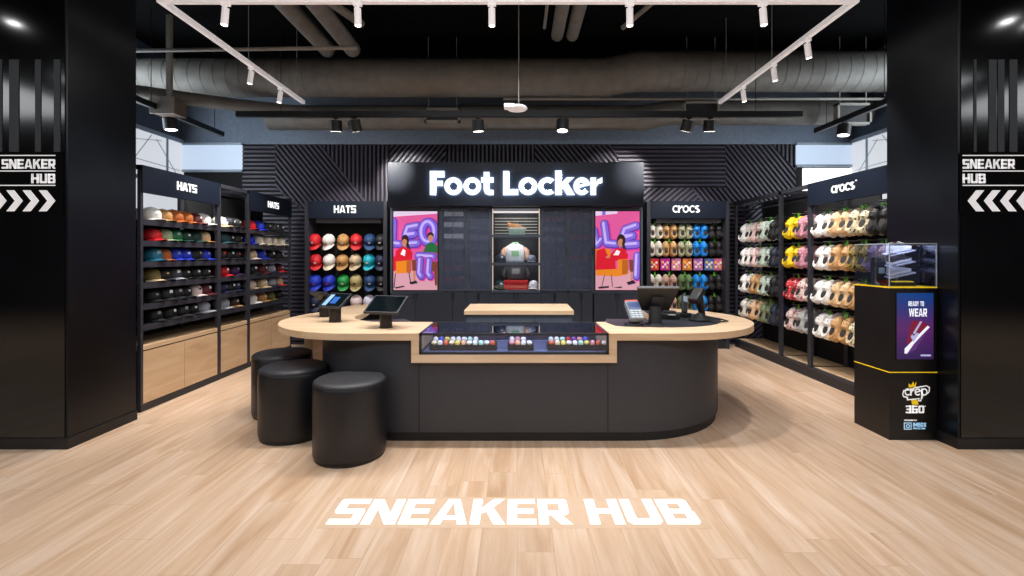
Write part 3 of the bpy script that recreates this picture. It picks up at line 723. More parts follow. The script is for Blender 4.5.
# ------------------------------------------------------------------ clogs
def clog_proto():
    L = .27; n = 16
    def sect(s):
        w = .054 * (min(1, s / .28) ** .5 if s < .28 else 1) * (1 - .12 * max(0, (s - .35) / .3) if s < .65 else .88 + .03 * math.sin((s - .65) / .35 * PI))
        if s > .88: w *= math.sqrt(max(.02, 1 - ((s - .88) / .125) ** 2))
        h = .02 + .065 * min(1, s / .3) ** .6
        if s > .46: h = .085 - .03 * min(1, (s - .46) / .08)
        if s > .88: h = .055 - .02 * (s - .88) / .12
        return max(w, .006), h
    rings = []
    for i in range(21):
        s = max(.004, i / 20 * .998); w, h = sect(s)
        # open-side (upper) faces -Y, sole on +Y; toe up at z=0, heel at -L
        ring_ = [(w * math.cos(PI * k / (n - 1)), -h * abs(math.sin(PI * k / (n - 1))) ** (.75 if s < .5 else .45), -L * s) for k in range(n)]
        ring_ += [(-w * 1.03, .004, -L * s), (-w * 1.02, .022, -L * s), (w * 1.02, .022, -L * s), (w * 1.03, .004, -L * s)]
        rings.append(ring_)
    c = MB(); c.loft(rings); ln = MB(); K = 18
    ln.add([(0, -.058, -L * .66)] + [(.030 * math.cos(2 * PI * k / K), -.0575, -L * .66 + .044 * math.sin(2 * PI * k / K)) for k in range(K)], [(0, k + 1, (k + 1) % K + 1) for k in range(K)])
    for zx in ((-.022, -.055), (0, -.05), (.022, -.055), (-.026, -.085), (0, -.085), (.026, -.085)):      # ventilation holes over the toes
        y = -.085 * (1 - (zx[0] / .056) ** 2) ** .4 - .004
        c.add([(zx[0], y, zx[1])] + [(zx[0] + .0055 * math.cos(2 * PI * k / 8), y + .0003, zx[1] + .0055 * math.sin(2 * PI * k / 8)) for k in range(8)], [(0, k + 1, (k + 1) % 8 + 1) for k in range(8)], 1)
    c = c.build('clog', [M_black, M_dark_lining], smooth=True)
    ln = ln.build('opening', M_dark_lining)
    st = MB(); st.tube([(.040 * math.cos(a), -.056 - .004 * math.sin(a), -L * .70 - .062 * math.sin(a)) for a in [PI * k / 14 for k in range(15)]], .005, 6)
    st = st.build('heel_strap', M_black, smooth='all')
    hg = MB(); hg.tube([(0, .004, .035), (0, .0, .045), (0, -.012, .045), (0, -.014, .03)], .004, 6); hg.box(-.012, .012, -.012, -.004, -.02, .035); hg.box(-.06, .06, -.008, -.002, -.025, -.01)
    hg = hg.build('hanger', M_green)
    t = thing('hanging_clog_pair', '', 'clogs')
    for sgn in (-1, 1):
        cc = c if sgn < 0 else c.copy()
        if sgn > 0: COL.objects.link(cc)
        cc.parent = t; cc.location = (.057 * sgn, 0, 0); cc.rotation_euler = (math.radians(-6), 0, math.radians(4 * sgn))
        for q in (ln, st):
            qq = q if sgn < 0 else q.copy()
            if sgn > 0: COL.objects.link(qq)
            qq.parent = cc
    hg.parent = t
    return t
proto_clog = clog_proto(); first_clog = [True]
clog_cols = {'white': '#efece8', 'bone': '#dcd5c8', 'tan': '#c79a66', 'beige': '#dcb98c', 'peach': '#e0b890', 'pale pink': '#eccdc8', 'mint': '#c8d8c8', 'black': '#131214', 'camo': '#a3a483', 'sage': '#7d8a66', 'blue': '#1384d8',
             'green': '#5f7a4a', 'yellow': '#e8c40c', 'mauve': '#b87a88', 'red': '#c42230', 'dusty pink': '#c9a091', 'cream': '#dfd2b0', 'grey': '#a8a8a6', 'plum': '#6c5a78', 'leopard': '#8a7430', 'navy': '#20283c', 'cherry': '#d8c2bc'}
def clogmat(c, spots=None):
    nm = 'clog_' + c.replace(' ', '_')
    if nm in _mats or not spots: return mat(nm, clog_cols[c], .55, var=.05)
    m = mat(nm, clog_cols[c], .55, var=.05)
    nt = m.node_tree; b = nt.nodes['Principled BSDF']
    tc = nt.nodes.new('ShaderNodeTexCoord'); vo = nt.nodes.new('ShaderNodeTexVoronoi'); vo.inputs['Scale'].default_value = 34
    nt.links.new(tc.outputs['Object'], vo.inputs['Vector'])
    gt = nt.nodes.new('ShaderNodeMath'); gt.operation = 'LESS_THAN'; gt.inputs[1].default_value = .33; nt.links.new(vo.outputs['Distance'], gt.inputs[0])
    mx = nt.nodes.new('ShaderNodeMix'); mx.data_type = 'RGBA'; nt.links.new(gt.outputs[0], mx.inputs['Factor'])
    mx.inputs['A'].default_value = lin(clog_cols[c]) + (1,); mx.inputs['B'].default_value = lin(spots) + (1,)
    nt.links.new(mx.outputs['Result'], b.inputs['Base Color'])
    return m
for c_, s_ in (('cream', '#2c2a22'), ('leopard', '#1c170c'), ('camo', '#d6d3ba'), ('mauve', '#d9b0ba'), ('cherry', '#b03040'), ('red', '#f0dada'), ('mint', '#f2f2f0')): clogmat(c_, s_)
def place_clogs(c, loc, yaw, label, group, scale=1.0, tilt=6):
    o = proto_clog if first_clog[0] else copy_tree(proto_clog)
    first_clog[0] = False
    o.location = loc; o.rotation_euler = (0, 0, yaw); o.scale = (scale,) * 3
    o['label'] = label; o['category'] = 'clogs'; o['group'] = group
    for ch in o.children:
        if ch.name.split('.')[0] == 'clog':
            paint(ch, clogmat(c)); ch.rotation_euler.x = math.radians(-tilt)
            for g in ch.children:
                if g.name.split('.')[0] == 'heel_strap': paint(g, clogmat(c))
    return o

# ------------------------------------------------------------------ clog wall: three bays
XC = 3.58; XCB = 4.06
ROWZ = [2.0, 1.615, 1.20, .80]
def clog_bay(y0, y1, label, fascia, ys, rows, bayname):
    o = thing('clog_rack', label, 'display rack', (3.8, (y0 + y1) / 2, 0), group='clog wall bays')
    f = MB(); p = .032
    for y in (y0, y1 - p): f.box(XC, XC + p, y, y + p, .13, 2.37); f.box(XCB - p, XCB, y, y + p, .13, 2.37); f.box(XC, XCB, y, y + p, 2.32, 2.37)
    f.box(XC, XC + p, y0, y1, 2.32, 2.37); f.box(XCB - p, XCB, y0, y1, 2.32, 2.37)
    f.build('frame', M_frame, o)
    bp_ = MB()
    if fascia: bp_.box(XCB, XCB + .02, y0, 5.25, .13, 2.12); bp_.box(XCB, XCB + .02, 5.25, y1, .13, 2.22)
    else: bp_.box(XCB, XCB + .02, y0, y1, .13, 2.35)
    bp_.build('back_panel', M_backing, o)
    if fascia:
        fa = MB().box(XC - .012, XC + .03, y0 + .008, y1 + .012, 2.10, 2.37).build('fascia', M_fascia, o)
        L = MB(); yc = (y0 + y1) / 2
        write(L, 'crocs', rounded_light, plane_nx(XC - .012), -(yc + .20), -(yc - .17), 2.195, 2.31, .02, .008)
        L.plate([disc(-(yc - .19), 2.285, .008)], plane_nx(XC - .012), .008)
        L.build('lettering', M_white_sign, fa)
    else:
        MB().box(XC + .1, XC + .13, y0 + p, y1 - p, 2.2, 2.22).build('top_rail', M_frame, o)
    b = MB(); b.box(XC, XCB, y0, y1, 0, .10); b.build('plinth', M_frame_dark, o)
    MB().box(XC - .004, XCB, y0, y1, .10, .13).build('deck_edge', M_frame, o)
    MB().box(XC + .05, XCB - .02, y0 + p, y1 - p, .13, .134).build('deck', M_oak_side, o)
    rails = MB()
    for r, row in enumerate(rows):
        MB().box(XCB - .03, XCB, y0 + p, y1 - p, ROWZ[r] + .03, ROWZ[r] + .06).build('peg_rail', M_frame_dark, o)
        for k, c in enumerate(row):
            if c is None: continue
            y = ys[k]
            MB().cyl((XCB - .02, y, ROWZ[r] + .045), (XC + .05, y, ROWZ[r] + .045), .005, n=8).build('peg', M_chrome, o)
            for d in range(2):
                place_clogs(c, (XC + .145 + .17 * d, y, ROWZ[r]), -PI / 2 + random.uniform(.0, .22), '%s clogs, %s pair, peg %s from back wall, row %s, %s' % (c, ['front', 'rear'][d], ['one', 'two', 'three', 'four'][k], ['one', 'two', 'three', 'four'][r], bayname),
                            'clogs on the clog wall', 1.14, random.uniform(16, 26))
clog_bay(4.5, 5.76, 'near bay of the clog wall under a navy crocs sign beside the pier', True, [5.58, 5.29, 5.0, 4.72], [
    ['white', 'beige', 'cream', 'black'], ['white', 'tan', 'leopard', 'plum'], ['white', 'beige', 'tan', 'black'], ['white', 'tan', 'cream', 'bone']], 'near clog bay')
clog_bay(5.76, 6.40, 'narrow middle bay of the clog wall holding yellow and mauve clogs', False, [6.20, 5.93], [
    ['yellow', 'mauve'], ['yellow', 'mauve'], ['red', 'cherry'], ['cherry', 'grey']], 'narrow clog bay')
clog_bay(6.40, 7.72, 'far bay of the clog wall next to the slatted back wall', False, [7.48, 7.17, 6.88, 6.60], [
    ['white', 'pale pink', 'mint', 'black'], ['white', 'pale pink', 'mint', 'navy'], ['white', 'tan', 'mint', 'black'], ['bone', 'peach', 'sage', 'navy']], 'far clog bay')

# ------------------------------------------------------------------ back wall panels: hanging caps and clogs
def back_panel(x0, x1, label, text, font, tx0, tx1, tz0, tz1, gap):
    o = thing('wall_display', label, 'display rack', ((x0 + x1) / 2, 7.7, 0))
    p = .06
    for x in (x0, x1 - p): MB().box(x, x + p, 7.5, YB - .02, 0, 2.36).build('side_post', M_frame, o)
    fa = MB().box(x0 + p, x1 - p, 7.49, 7.53, 2.085, 2.36).build('fascia', M_fascia, o)
    L = MB(); write(L, text, font, plane_y(7.49), tx0, tx1, tz0, tz1, gap, .008); L.build('lettering', M_white_sign, fa)
    MB().box(x0 + p + .1, x1 - p - .05, 7.55, 7.57, 2.015, 2.085).build('light_valance', mat('grey_valance', '#4a4d55', .5), o)
    MB().box(x0 + p, x1 - p, YB - .06, YB - .025, .1, 2.36).build('back_board', M_backing, o)
    MB().box(x0 + p, x1 - p, 7.52, YB - .06, 0, .12).build('plinth', M_frame_dark, o)
    return o
hx0, hx1 = wx(304.5, 7.5), wx(387, 7.5)
hp = back_panel(hx0, hx1, 'black back wall panel under a HATS sign, hung with rows of caps', 'HATS', block_light, wx(334, 7.49), wx(356, 7.49), wz(213, 7.49), wz(205.5, 7.49), .10)
caps4 = [['red', 'white', ('tan', 'tan', 'white'), 'red', 'deep blue', 'black'], ['red', ('white', 'cream'), ('tan', 'tan', 'black'), ('beige', 'beige', 'black'), 'cyan', 'navy'], [('royal blue', 'royal blue', 'red'), ('royal blue', 'royal blue', 'red'), 'bright green', ('khaki', 'khaki', 'black'), 'deep blue', 'black'],
         ['navy', 'charcoal', 'navy', 'pink white', 'lavender white', 'black']]
YH = 7.66
for r, row in enumerate(caps4):
    for k, c in enumerate(row):
        cc, vis, lg = (c + (None, None))[:3] if isinstance(c, tuple) else (c, None, None)
        x = wx([315.5, 329.5, 343, 356, 369.5, 381.5][k], YH); z = wz([241, 261, 281.5, 302][r], YH)
        MB().cyl((x, YB - .06, z + .06), (x, YH - .06, z + .06), .004, n=8).build('peg', M_chrome, hp)
        place_cap(cc, (x, YH + .03, z - .035), (math.radians(42), 0, random.uniform(-.15, .25)), '%s cap hanging %s from the hat wall, row %s of back panel' % (cc, ORD[k], ['one', 'two', 'three', 'four'][r]), 'caps hanging on the back panel', vis, lg or 'white', 1.12, 'hanging_hat')
cx0, cx1 = wx(647, 7.5), wx(729.5, 7.5)
cp = back_panel(cx0, cx1, 'black back wall panel under a crocs sign, hung with rows of clogs', 'crocs', rounded_light, wx(672.5, 7.49), wx(700, 7.49), wz(212.7, 7.49), wz(202.8, 7.49), .02)
rows5 = [(231, ['bone', 'tan', 'camo', 'blue', 'black']), (248.5, ['bone', 'tan', 'camo', 'blue', 'black']), (282, ['bone', 'dusty pink', 'green', 'blue', 'black']), (303, ['bone', 'dusty pink', 'green', 'blue', 'black'])]
for r, (py, row) in enumerate(rows5):
    for k, c in enumerate(row):
        x = wx([655, 669.5, 685, 700, 714.5][k], 7.66); z = wz(py, 7.66) + .125
        MB().cyl((x, YB - .06, z + .04), (x, 7.63, z + .04), .004, n=8).build('peg', M_chrome, cp)
        place_clogs(c, (x, 7.68, z), random.uniform(-.1, .15), '%s clogs hanging %s from the screen, row %s of back panel' % (c, ORD[k], ['one', 'two', 'three', 'four'][r]), 'clogs hanging on the back panel', .98).scale = (1.04, 1.0, .95)
pk = [('red', '#d8303a'), ('magenta', '#c02a9a'), ('pink', '#d880a8'), ('orange', '#d87838'), ('lilac', '#b06ac0'), ('blue and yellow', '#5a78b8'), ('rose', '#d86a90')]
for k, (c, h) in enumerate(pk):
    x = wx(654 + 11 * k - (2 if k == 6 else 0), 7.66); z = wz(264.3, 7.66)
    MB().cyl((x, YB - .06, z + .085), (x, 7.62, z + .085), .003, n=6).build('peg', M_chrome, cp)
    o = thing('hanging_charm_pack', '%s carded charm pack, %s along the strip between the clog rows' % (c, ORD[k]), 'charm pack', (x, 7.65, z - .095), group='charm packs on the back panel')
    MB().box(-.075, .075, 0, .004, 0, .19).build('card', mat('pack_' + c.replace(' ', '_'), h, .5, var=.35, scale=30), o, local=True)
    m = MB(); 
    for q in range(5): m.lathe([(.002, 0), (.017, .001), (.018, .008), (.010, .014), (.001, .016)], (0, 0, 0), 10); 
    m = MB()
    for q, (u, v) in enumerate([(-.035, .05), (.03, .045), (0, .09), (-.04, .125), (.038, .12)]):
        m.cyl((u, 0, v), (u, -.010, v), .022, .016, 10, q % 2)
    m.build('charms', [mat('pack_white', '#f4e4d8', .4), mat('pack_gold', '#ecc04a', .4)], o, local=True)

# ------------------------------------------------------------------ central locker wall and lit header
YL = 7.45; HX0, HX1 = wx(388, 7.28), wx(644, 7.28)
hd = thing('header_sign', 'large dark header box with glowing white Foot Locker letters', 'sign', ((HX0 + HX1) / 2, 7.5, 2.26))
MB().box(HX0, HX1, 7.28, YB - .03, wz(206, 7.28), wz(162, 7.28)).build('header_box', mat('header_navy', '#151b26', .42, var=.05, spec=.25), hd, bevel=.006)
L = MB(); HP = plane_y(7.28); zb, zt_ = wz(195.4, 7.28), wz(171.3, 7.28)
segs = [('F', 429.2, 444), ('o', 443.4, 462.4), ('o', 462.6, 481.2), ('t', 480.8, 494), ('L', 503, 518.4), ('o', 518.2, 538), ('c', 538, 554.6), ('k', 555.4, 575), ('e', 573.8, 591), ('r', 591, 603)]
Bk = MB()
for ch, a, b in segs:
    a, b = 516 + (a - 516) * .988, 516 + (b - 516) * .988
    write(L, ch, rounded, HP, wx(a, 7.28), wx(b, 7.28), zb, zt_, 0, .012, lift=.028)
    write(Bk, ch, rounded, HP, wx(a + .4, 7.28), wx(b - .4, 7.28), zb + .005, zt_ - .005, 0, .002, lift=.024)
lt = L.build('lettering', [M_white_lit], hd)
Bk.build('letter_halo', [M_halo], lt)      # hidden glowing copies added behind the letters to give them a halo
zlo, ztop = 0.0, wz(206, 7.28) - .005
M_lock = mat('slate_locker', '#464d5b', .45, var=.06)
M_lock_dark = mat('dark_locker_front', '#343944', .4, var=.1)
cols_px = [(440, 466), (466, 491), (541, 568), (568, 594)]
ZS = wz(291.5, YL)
box_rows = {0: [(213, 'w'), (223.5, 'w'), (235, 'w'), (245.5, 'g'), (256, 'd'), (267, 'r'), (278, 'r')], 1: [(215, 'g'), (225, 'd'), (236, 'g'), (246, 'd'), (258, 'g'), (268, 'd'), (279, 'd')],
            2: [(218, 'r'), (228, 'g'), (238, 'g'), (250, 'd'), (262, 'd'), (272, 'd')], 3: [(214, 'r'), (226, 'd'), (236, 'r'), (247, 'd'), (257, 'r'), (270, 'd'), (279, 'g')]}
bx_m = {'w': mat('box_label_white_glow', '#c9cace', .6, emit=.25), 'g': mat('box_label_grey', '#70737c', .6), 'd': mat('box_label_dark', '#3c4049', .6), 'r': mat('box_label_red', '#7c2631', .6)}  # white labels carry a faint added glow in place of light on them
bx_n = {'w': 'white', 'g': 'grey', 'd': 'dark', 'r': 'red'}
def mesh_screen():
    m = bpy.data.materials.new('slate_mesh_screen'); m.use_nodes = True; nt = m.node_tree; b = nt.nodes['Principled BSDF']
    b.inputs['Base Color'].default_value = lin('#59617a') + (1,); b.inputs['Roughness'].default_value = .5
    tc = nt.nodes.new('ShaderNodeTexCoord'); wv = nt.nodes.new('ShaderNodeTexWave'); wv.bands_direction = 'X'; wv.inputs['Scale'].default_value = 24
    nt.links.new(tc.outputs['Object'], wv.inputs['Vector'])
    mr = nt.nodes.new('ShaderNodeMapRange'); mr.inputs['To Min'].default_value = .28; mr.inputs['To Max'].default_value = .55; nt.links.new(wv.outputs['Fac'], mr.inputs['Value'])
    nt.links.new(mr.outputs[0], b.inputs['Alpha']); return m
M_mesh = mesh_screen()
names = ['mesh locker beside the hat side screen', 'mesh locker between hat side and showcase', 'mesh locker between showcase and clog side', 'mesh locker beside the clog side screen']
box0 = None
for i, (a, b) in enumerate(cols_px):
    X0, X1 = wx(a, YL), wx(b, YL)
    o = thing('locker_cabinet', 'tall slate ' + names[i], 'locker', ((X0 + X1) / 2, 7.65, 0), group='mesh fronted lockers under the header')
    c = MB()
    c.box(X0, X0 + .02, YL, YB - .03, 0, ztop); c.box(X1 - .02, X1, YL, YB - .03, 0, ztop); c.box(X0, X1, YB - .06, YB - .03, 0, ztop)
    c.box(X0, X1, YL, YB - .03, ZS - .02, ZS + .02); c.box(X0, X1, YL, YB - .03, ztop - .03, ztop); c.box(X0, X1, YL + .02, YB - .03, 0, .08)
    c.build('carcass', M_lock, o)
    d = MB(); d.box(X0 + .005, X0 + .035, YL - .02, YL, ZS + .01, ztop); d.box(X1 - .035, X1 - .005, YL - .02, YL, ZS + .01, ztop); d.box(X0 + .035, X1 - .035, YL - .02, YL, ZS + .01, ZS + .04); d.box(X0 + .035, X1 - .035, YL - .02, YL, ztop - .03, ztop)
    d.box((X0 + X1) / 2 - .003, (X0 + X1) / 2 + .003, YL - .018, YL - .002, ZS + .04, ztop - .03)
    do = d.build('glass_door', M_lock, o)
    MB().box(X0 + .035, X1 - .035, YL - .012, YL - .008, ZS + .04, ztop - .03).build('pane', M_mesh, do)
    MB().box(X1 - .03, X1 - .02, YL - .035, YL - .02, 1.5, 1.62).build('handle', M_black, do)
    for q in range(2):
        w = (X1 - X0) / 2
        lo = MB().box(X0 + q * w + .004, X0 + (q + 1) * w - .004, YL - .02, YL, .09, ZS - .015).build('lower_door', M_lock_dark, o)
        MB().box(X0 + w * (1 + (.06 if q else -.1)), X0 + w * (1 + (.10 if q else -.06)), YL - .028, YL - .02, .8, .9).build('handle', M_black, lo)
    for xs in (X0 + .021, X1 - .027): MB().box(xs, xs + .006, YL + .004, YL + .012, ZS + .05, ztop - .05).build('glow_strip', glow('locker_added_glow', '#dfe8ff', 4), o)  # glowing strips added behind the stiles to light the boxes
    for j, (py, kd) in enumerate(box_rows[i]):
        z = wz(py + 3, 7.55)
        MB().box(X0 + .02, X1 - .02, 7.5, YB - .06, z - .022, z - .008).build('shelf', M_lock, o)
        for q in range(3):
            w = (X1 - X0 - .10) / 3; xx = X0 + .05 + q * w
            if box0 is None:
                bo = MB().box(0, w - .012, 0, .26, 0, .075).build('shoe_box', bx_m[kd]); bl = MB().box(.0, w - .012, -.003, 0, .055, .075).build('lid', bx_m[kd], bo, local=True); box0 = bo
            else: bo = copy_tree(box0)
            bo.location = (xx, 7.53, z - .008); paint(bo, bx_m[kd])
            for chd in bo.children: paint(chd, bx_m[kd])
            tag(bo, '%s shoe box, %s on shelf %s, %s' % (bx_n[kd], ORD[q], ['one', 'two', 'three', 'four', 'five', 'six', 'seven'][j], names[i]), 'shoe box', 'shoe boxes in the lockers')

# screens
E_ = lambda n, c, s=.85: glow('poster_' + n, c, s)
PM = [E_('pink', '#e2589c'), E_('lav', '#e9d3ee'), E_('floor', '#d99fae'), E_('purple', '#8468d6'), E_('violet', '#5a38a8'), E_('lilac', '#c8b4f6'), E_('skin', '#c98464'), E_('hair', '#2a1412'), E_('red', '#d8122c'), E_('orange', '#e8851c'),
      E_('green', '#1d6a34'), E_('white', '#f6eef2'), E_('brown', '#7a3c26'), E_('dark', '#2a1830'), E_('hotpink', '#d83aa0'), E_('amber', '#b8601a')]
PINK, LAV, FLO, PUR, VIO, LIL, SKIN, HAIR, RED, ORA, GRE, WHI, BRO, DRK, HOT, AMB = range(16)
def quad(*p): return [tuple(q) for q in p]
def thick(pts, w):
    out = []
    for (x0, y0), (x1, y1) in zip(pts, pts[1:]):
        l = math.hypot(x1 - x0, y1 - y0); nx, ny = -(y1 - y0) / l * w, (x1 - x0) / l * w
        out.append([(x0 + nx, y0 + ny), (x0 - nx, y0 - ny), (x1 - nx, y1 - ny), (x1 + nx, y1 + ny)])
    for x, y in pts: out.append(disc(x, y, w, n=14))
    return out
def balloon(path, w):
    w *= 1.3
    return [(HOT, [[(x + .02, y - .012) for x, y in p] for p in thick(path, w * 1.15)]), (VIO, thick(path, w)), (PUR, thick([(x - .008, y + .008) for x, y in path], w * .78)), (LIL, thick([(x - .025, y + .02) for x, y in path], w * .28))]
def circ(cx, cy, rx, ry): return [(cx + rx * math.cos(2 * PI * i / 16), cy + ry * math.sin(2 * PI * i / 16)) for i in range(17)]
H = 1.72    # picture height / width
left_art = [(PINK, [R(0, 0, 1, H)]), (LAV, [quad((0, H), (0, H - .12), (1, H - .05), (1, H))]), (FLO, [R(0, 0, 1, .42)])]
left_art += balloon([(.0, 1.5), (-.02, 1.02), (.14, 1.0)], .07) + balloon([(.55, 1.40), (.34, 1.36), (.28, 1.2), (.48, 1.22), (.28, 1.18), (.3, 1.0), (.54, 1.02)], .075) + balloon(circ(.80, 1.26, .15, .22), .08)
left_art += [(HAIR, [disc(.27, 1.08, .085, .13)]), (SKIN, [disc(.255, 1.03, .06, .085)]), (HAIR, [quad((.32, 1.1), (.4, .86), (.34, .82), (.29, .98))]),
    (RED, [quad((.02, .60), (.06, .86), (.20, .95), (.34, .92), (.44, .82), (.42, .66), (.3, .58))]), (WHI, [quad((.16, .78), (.22, .9), (.28, .86), (.26, .74))]), (RED, [quad((0, .4), (0, .74), (.16, .7), (.16, .5))]),
    (ORA, [quad((.06, .36), (.06, .62), (.40, .66), (.40, .38))]), (AMB, [quad((.30, .38), (.30, .64), (.40, .66), (.40, .38))]),
    (BRO, [quad((.42, .66), (.52, .66), (.52, .42), (.44, .42))]), (SKIN, [quad((.45, .42), (.51, .42), (.50, .2), (.46, .2))]), (DRK, [quad((.36, .17), (.52, .21), (.56, .15), (.40, .12))]),
    (HAIR, [disc(.85, 1.19, .075, .075)]), (SKIN, [disc(.85, 1.13, .06, .075)]), (GRE, [quad((.66, .80), (.76, 1.0), (.88, 1.05), (1, .98), (1, .78), (.8, .76))]), (SKIN, [disc(.63, .84, .04, .025)])]
left_art += balloon([(.58, .74), (.9, .72)], .075) + balloon([(.62, .66), (.60, .36), (.64, .3)], .065) + balloon([(.82, .64), (.8, .36), (.84, .3)], .065)
left_art += [(BRO, [quad((.88, .62), (1, .62), (1, .1), (.95, .1), (.93, .4), (.88, .42))]), (DRK, thick([(.05, .36), (.02, .06)], .01) + thick([(.36, .38), (.40, .14)], .01)), (DRK, [quad((.03, .06), (.25, .1), (.25, .07), (.06, .03))])]
right_art = [(PINK, [R(0, 0, 1, H)]), (LAV, [quad((0, H), (0, H - .1), (.5, H - .05), (.5, H))]), (PUR, [R(.15, H - .08, .23, H)]), (FLO, [R(0, 0, 1, .44)])]
right_art += balloon([(-.02, 1.3), (.04, .98), (.14, 1.1)], .06) + balloon([(.2, 1.44), (.26, 1.02), (.46, 1.0)], .075) + balloon([(.92, 1.40), (.68, 1.32), (.62, 1.16), (.84, 1.18), (.62, 1.12), (.66, .98), (.94, 1.0)], .078)
right_art += balloon([(.95, .75), (.93, .3)], .07)
right_art += [(ORA, [quad((0, .42), (0, .9), (.34, .9), (.34, .42))]), (RED, [quad((0, .44), (.02, .86), (.2, .92), (.30, .7), (.34, .44))]), (HAIR, [disc(.58, 1.08, .10, .14)]), (SKIN, [disc(.57, 1.03, .068, .09)]), (HAIR, [quad((.62, 1.12), (.70, .86), (.63, .84), (.6, 1.0))]),
    (RED, [quad((.28, .62), (.34, .78), (.48, .92), (.66, .9), (.74, .76), (.72, .66), (.5, .64))]), (WHI, [quad((.40, .76), (.48, .88), (.56, .84), (.52, .76))]), (RED, [quad((.02, .44), (.1, .64), (.44, .66), (.46, .46))]), (SKIN, [disc(.28, .72, .05, .025)]),
    (ORA, [quad((.0, .32), (.02, .44), (.5, .46), (.5, .66), (.72, .68), (.72, .34), (.5, .3))]), (AMB, [quad((.6, .34), (.6, .66), (.74, .66), (.74, .36))]), (BRO, [quad((.76, .66), (.86, .66), (.86, .40), (.78, .40))]), (SKIN, [quad((.79, .4), (.85, .4), (.84, .2), (.80, .2))]),
    (DRK, [quad((.70, .17), (.86, .22), (.92, .15), (.74, .11))]), (DRK, thick([(.2, .32), (.14, .08)], .008) + thick([(.36, .32), (.38, .08)], .008)), (DRK, [quad((.05, .07), (.3, .09), (.3, .05), (.08, .03)), quad((.38, .06), (.6, .08), (.58, .04))])]
def screen(px0, px1, art, label):
    X0, X1 = wx(px0, YL - .02), wx(px1, YL - .02); Z0, Z1 = wz(290, YL - .02), wz(211.3, YL - .02)
    o = thing('wall_screen', label, 'screen', ((X0 + X1) / 2, YL, Z0))
    MB().box(X0 - .055, X1 + .055, YL - .01, YB - .04, Z0 - .05, ztop).build('housing', M_lock, o)
    MB().box(X0 - .02, X1 + .02, YL - .02, YL - .01, Z0 - .015, Z1 + .015).build('bezel', M_black, o)
    w = X1 - X0; h = Z1 - Z0; m = MB(); Pn = plane_y(YL - .02)
    for k, (mi, polys) in enumerate(art):
        for pl in polys:
            for nx, ny, d in ((1, 0, 0), (-1, 0, -1), (0, 1, 0), (0, -1, -H)):
                if len(pl) > 2: pl = clip(pl, nx, ny, d)
            if len(pl) > 2: m.plate([[(X0 + u * w, Z0 + v / H * h) for u, v in pl]], Pn, .0003, mi, lift=.0004 * k)
    m.build('picture', PM, o)
    lo = MB()
    for q in range(2):
        wd = (X1 - X0 + .1) / 2
        lo = MB().box(X0 - .05 + q * wd + .004, X0 - .05 + (q + 1) * wd - .004, YL - .02, YL, .09, Z0 - .06).build('lower_door', M_lock_dark, o)
        MB().box(X0 - .05 + wd * (1 + (.05 if q else -.08)), X0 - .05 + wd * (1 + (.08 if q else -.05)), YL - .028, YL - .02, .8, .9).build('handle', M_black, lo)
    MB().box(X0 - .05, X1 + .05, YL + .0, YB - .04, 0, Z0 - .05).build('base_carcass', M_lock, o)
screen(393.5, 437.3, left_art, 'portrait screen with pink picture of two seated people and balloon letters')
screen(595.5, 639.5, right_art, 'portrait screen with pink picture of one person in red on an orange sofa')

# lit showcase
sx0, sx1 = wx(491, YL), wx(541, YL)
so = thing('showcase_cabinet', 'lit three tier showcase in the middle of the locker wall', 'showcase', ((sx0 + sx1) / 2, 7.65, 0))
c = MB(); zs = [wz(291.5, YL), wz(264, YL), wz(236, YL), wz(207, YL)]
c.box(sx0, sx0 + .02, YL, YB - .03, 0, ztop); c.box(sx1 - .02, sx1, YL, YB - .03, 0, ztop)
for z in zs[:3]: c.box(sx0, sx1, YL - .015, YB - .03, z - .02, z + .02)
c.box(sx0, sx1, YL, YB - .03, ztop - .02, ztop); c.box(sx0, sx1, YL + .02, YB - .03, 0, .08)
c.build('carcass', M_lock, so)
MB().box(sx0, sx1, YB - .06, YB - .03, 0, ztop).build('back_board', mat('showcase_back', '#15161a', .5), so)
for q in range(2):
    w = (sx1 - sx0) / 2
    lo = MB().box(sx0 + q * w + .004, sx0 + (q + 1) * w - .004, YL - .02, YL, .09, zs[0] - .03).build('lower_door', M_lock_dark, so)
    MB().box(sx0 + w * (1 + (.06 if q else -.1)), sx0 + w * (1 + (.10 if q else -.06)), YL - .028, YL - .02, .8, .9).build('handle', M_black, lo)
M_led = glow('warm_led', '#f0cfb2', 1.3)
for t in range(3):
    l = MB()
    for x in (sx0 + .022, sx1 - .034): l.box(x, x + .012, YL + .005, YL + .017, zs[t] + .022, zs[t + 1] - .022)
    l.build('glow_strip', M_led, so)
    MB().box(sx0 + .02, sx1 - .02, YL - .004, YL, zs[t] + .02, zs[t + 1] - .02).build('pane', M_glass, so)
for k in range(6):
    MB().box(sx0 + .04, sx1 - .04, YB - .066, YB - .06, zs[2] + .05 + k * .05, zs[2] + .068 + k * .05).build('back_slat', mat('pale_slat', '#b9b29c', .5, emit=.15), so)
MB().box(sx0 + .03, sx1 - .03, YL + .02, YL + .3, zs[3] - .07, zs[3] - .06).build('light_panel', glow('showcase_lamp', '#ffeedf', 1.2), so)
for t in range(3):
    l_ = bpy.data.lights.new('showcase_fill', 'AREA'); l_.shape = 'RECTANGLE'; l_.size = .6; l_.size_y = .12; l_.energy = 3; l_.color = (1, .95, .9)  # one fill light added per tier to brighten the goods
    o_ = bpy.data.objects.new('showcase_fill', l_); COL.objects.link(o_); o_.location = ((sx0 + sx1) / 2, YL + .07, zs[t + 1] - (.03 if t < 2 else .08)); o_.rotation_euler = (math.radians(25), 0, 0)
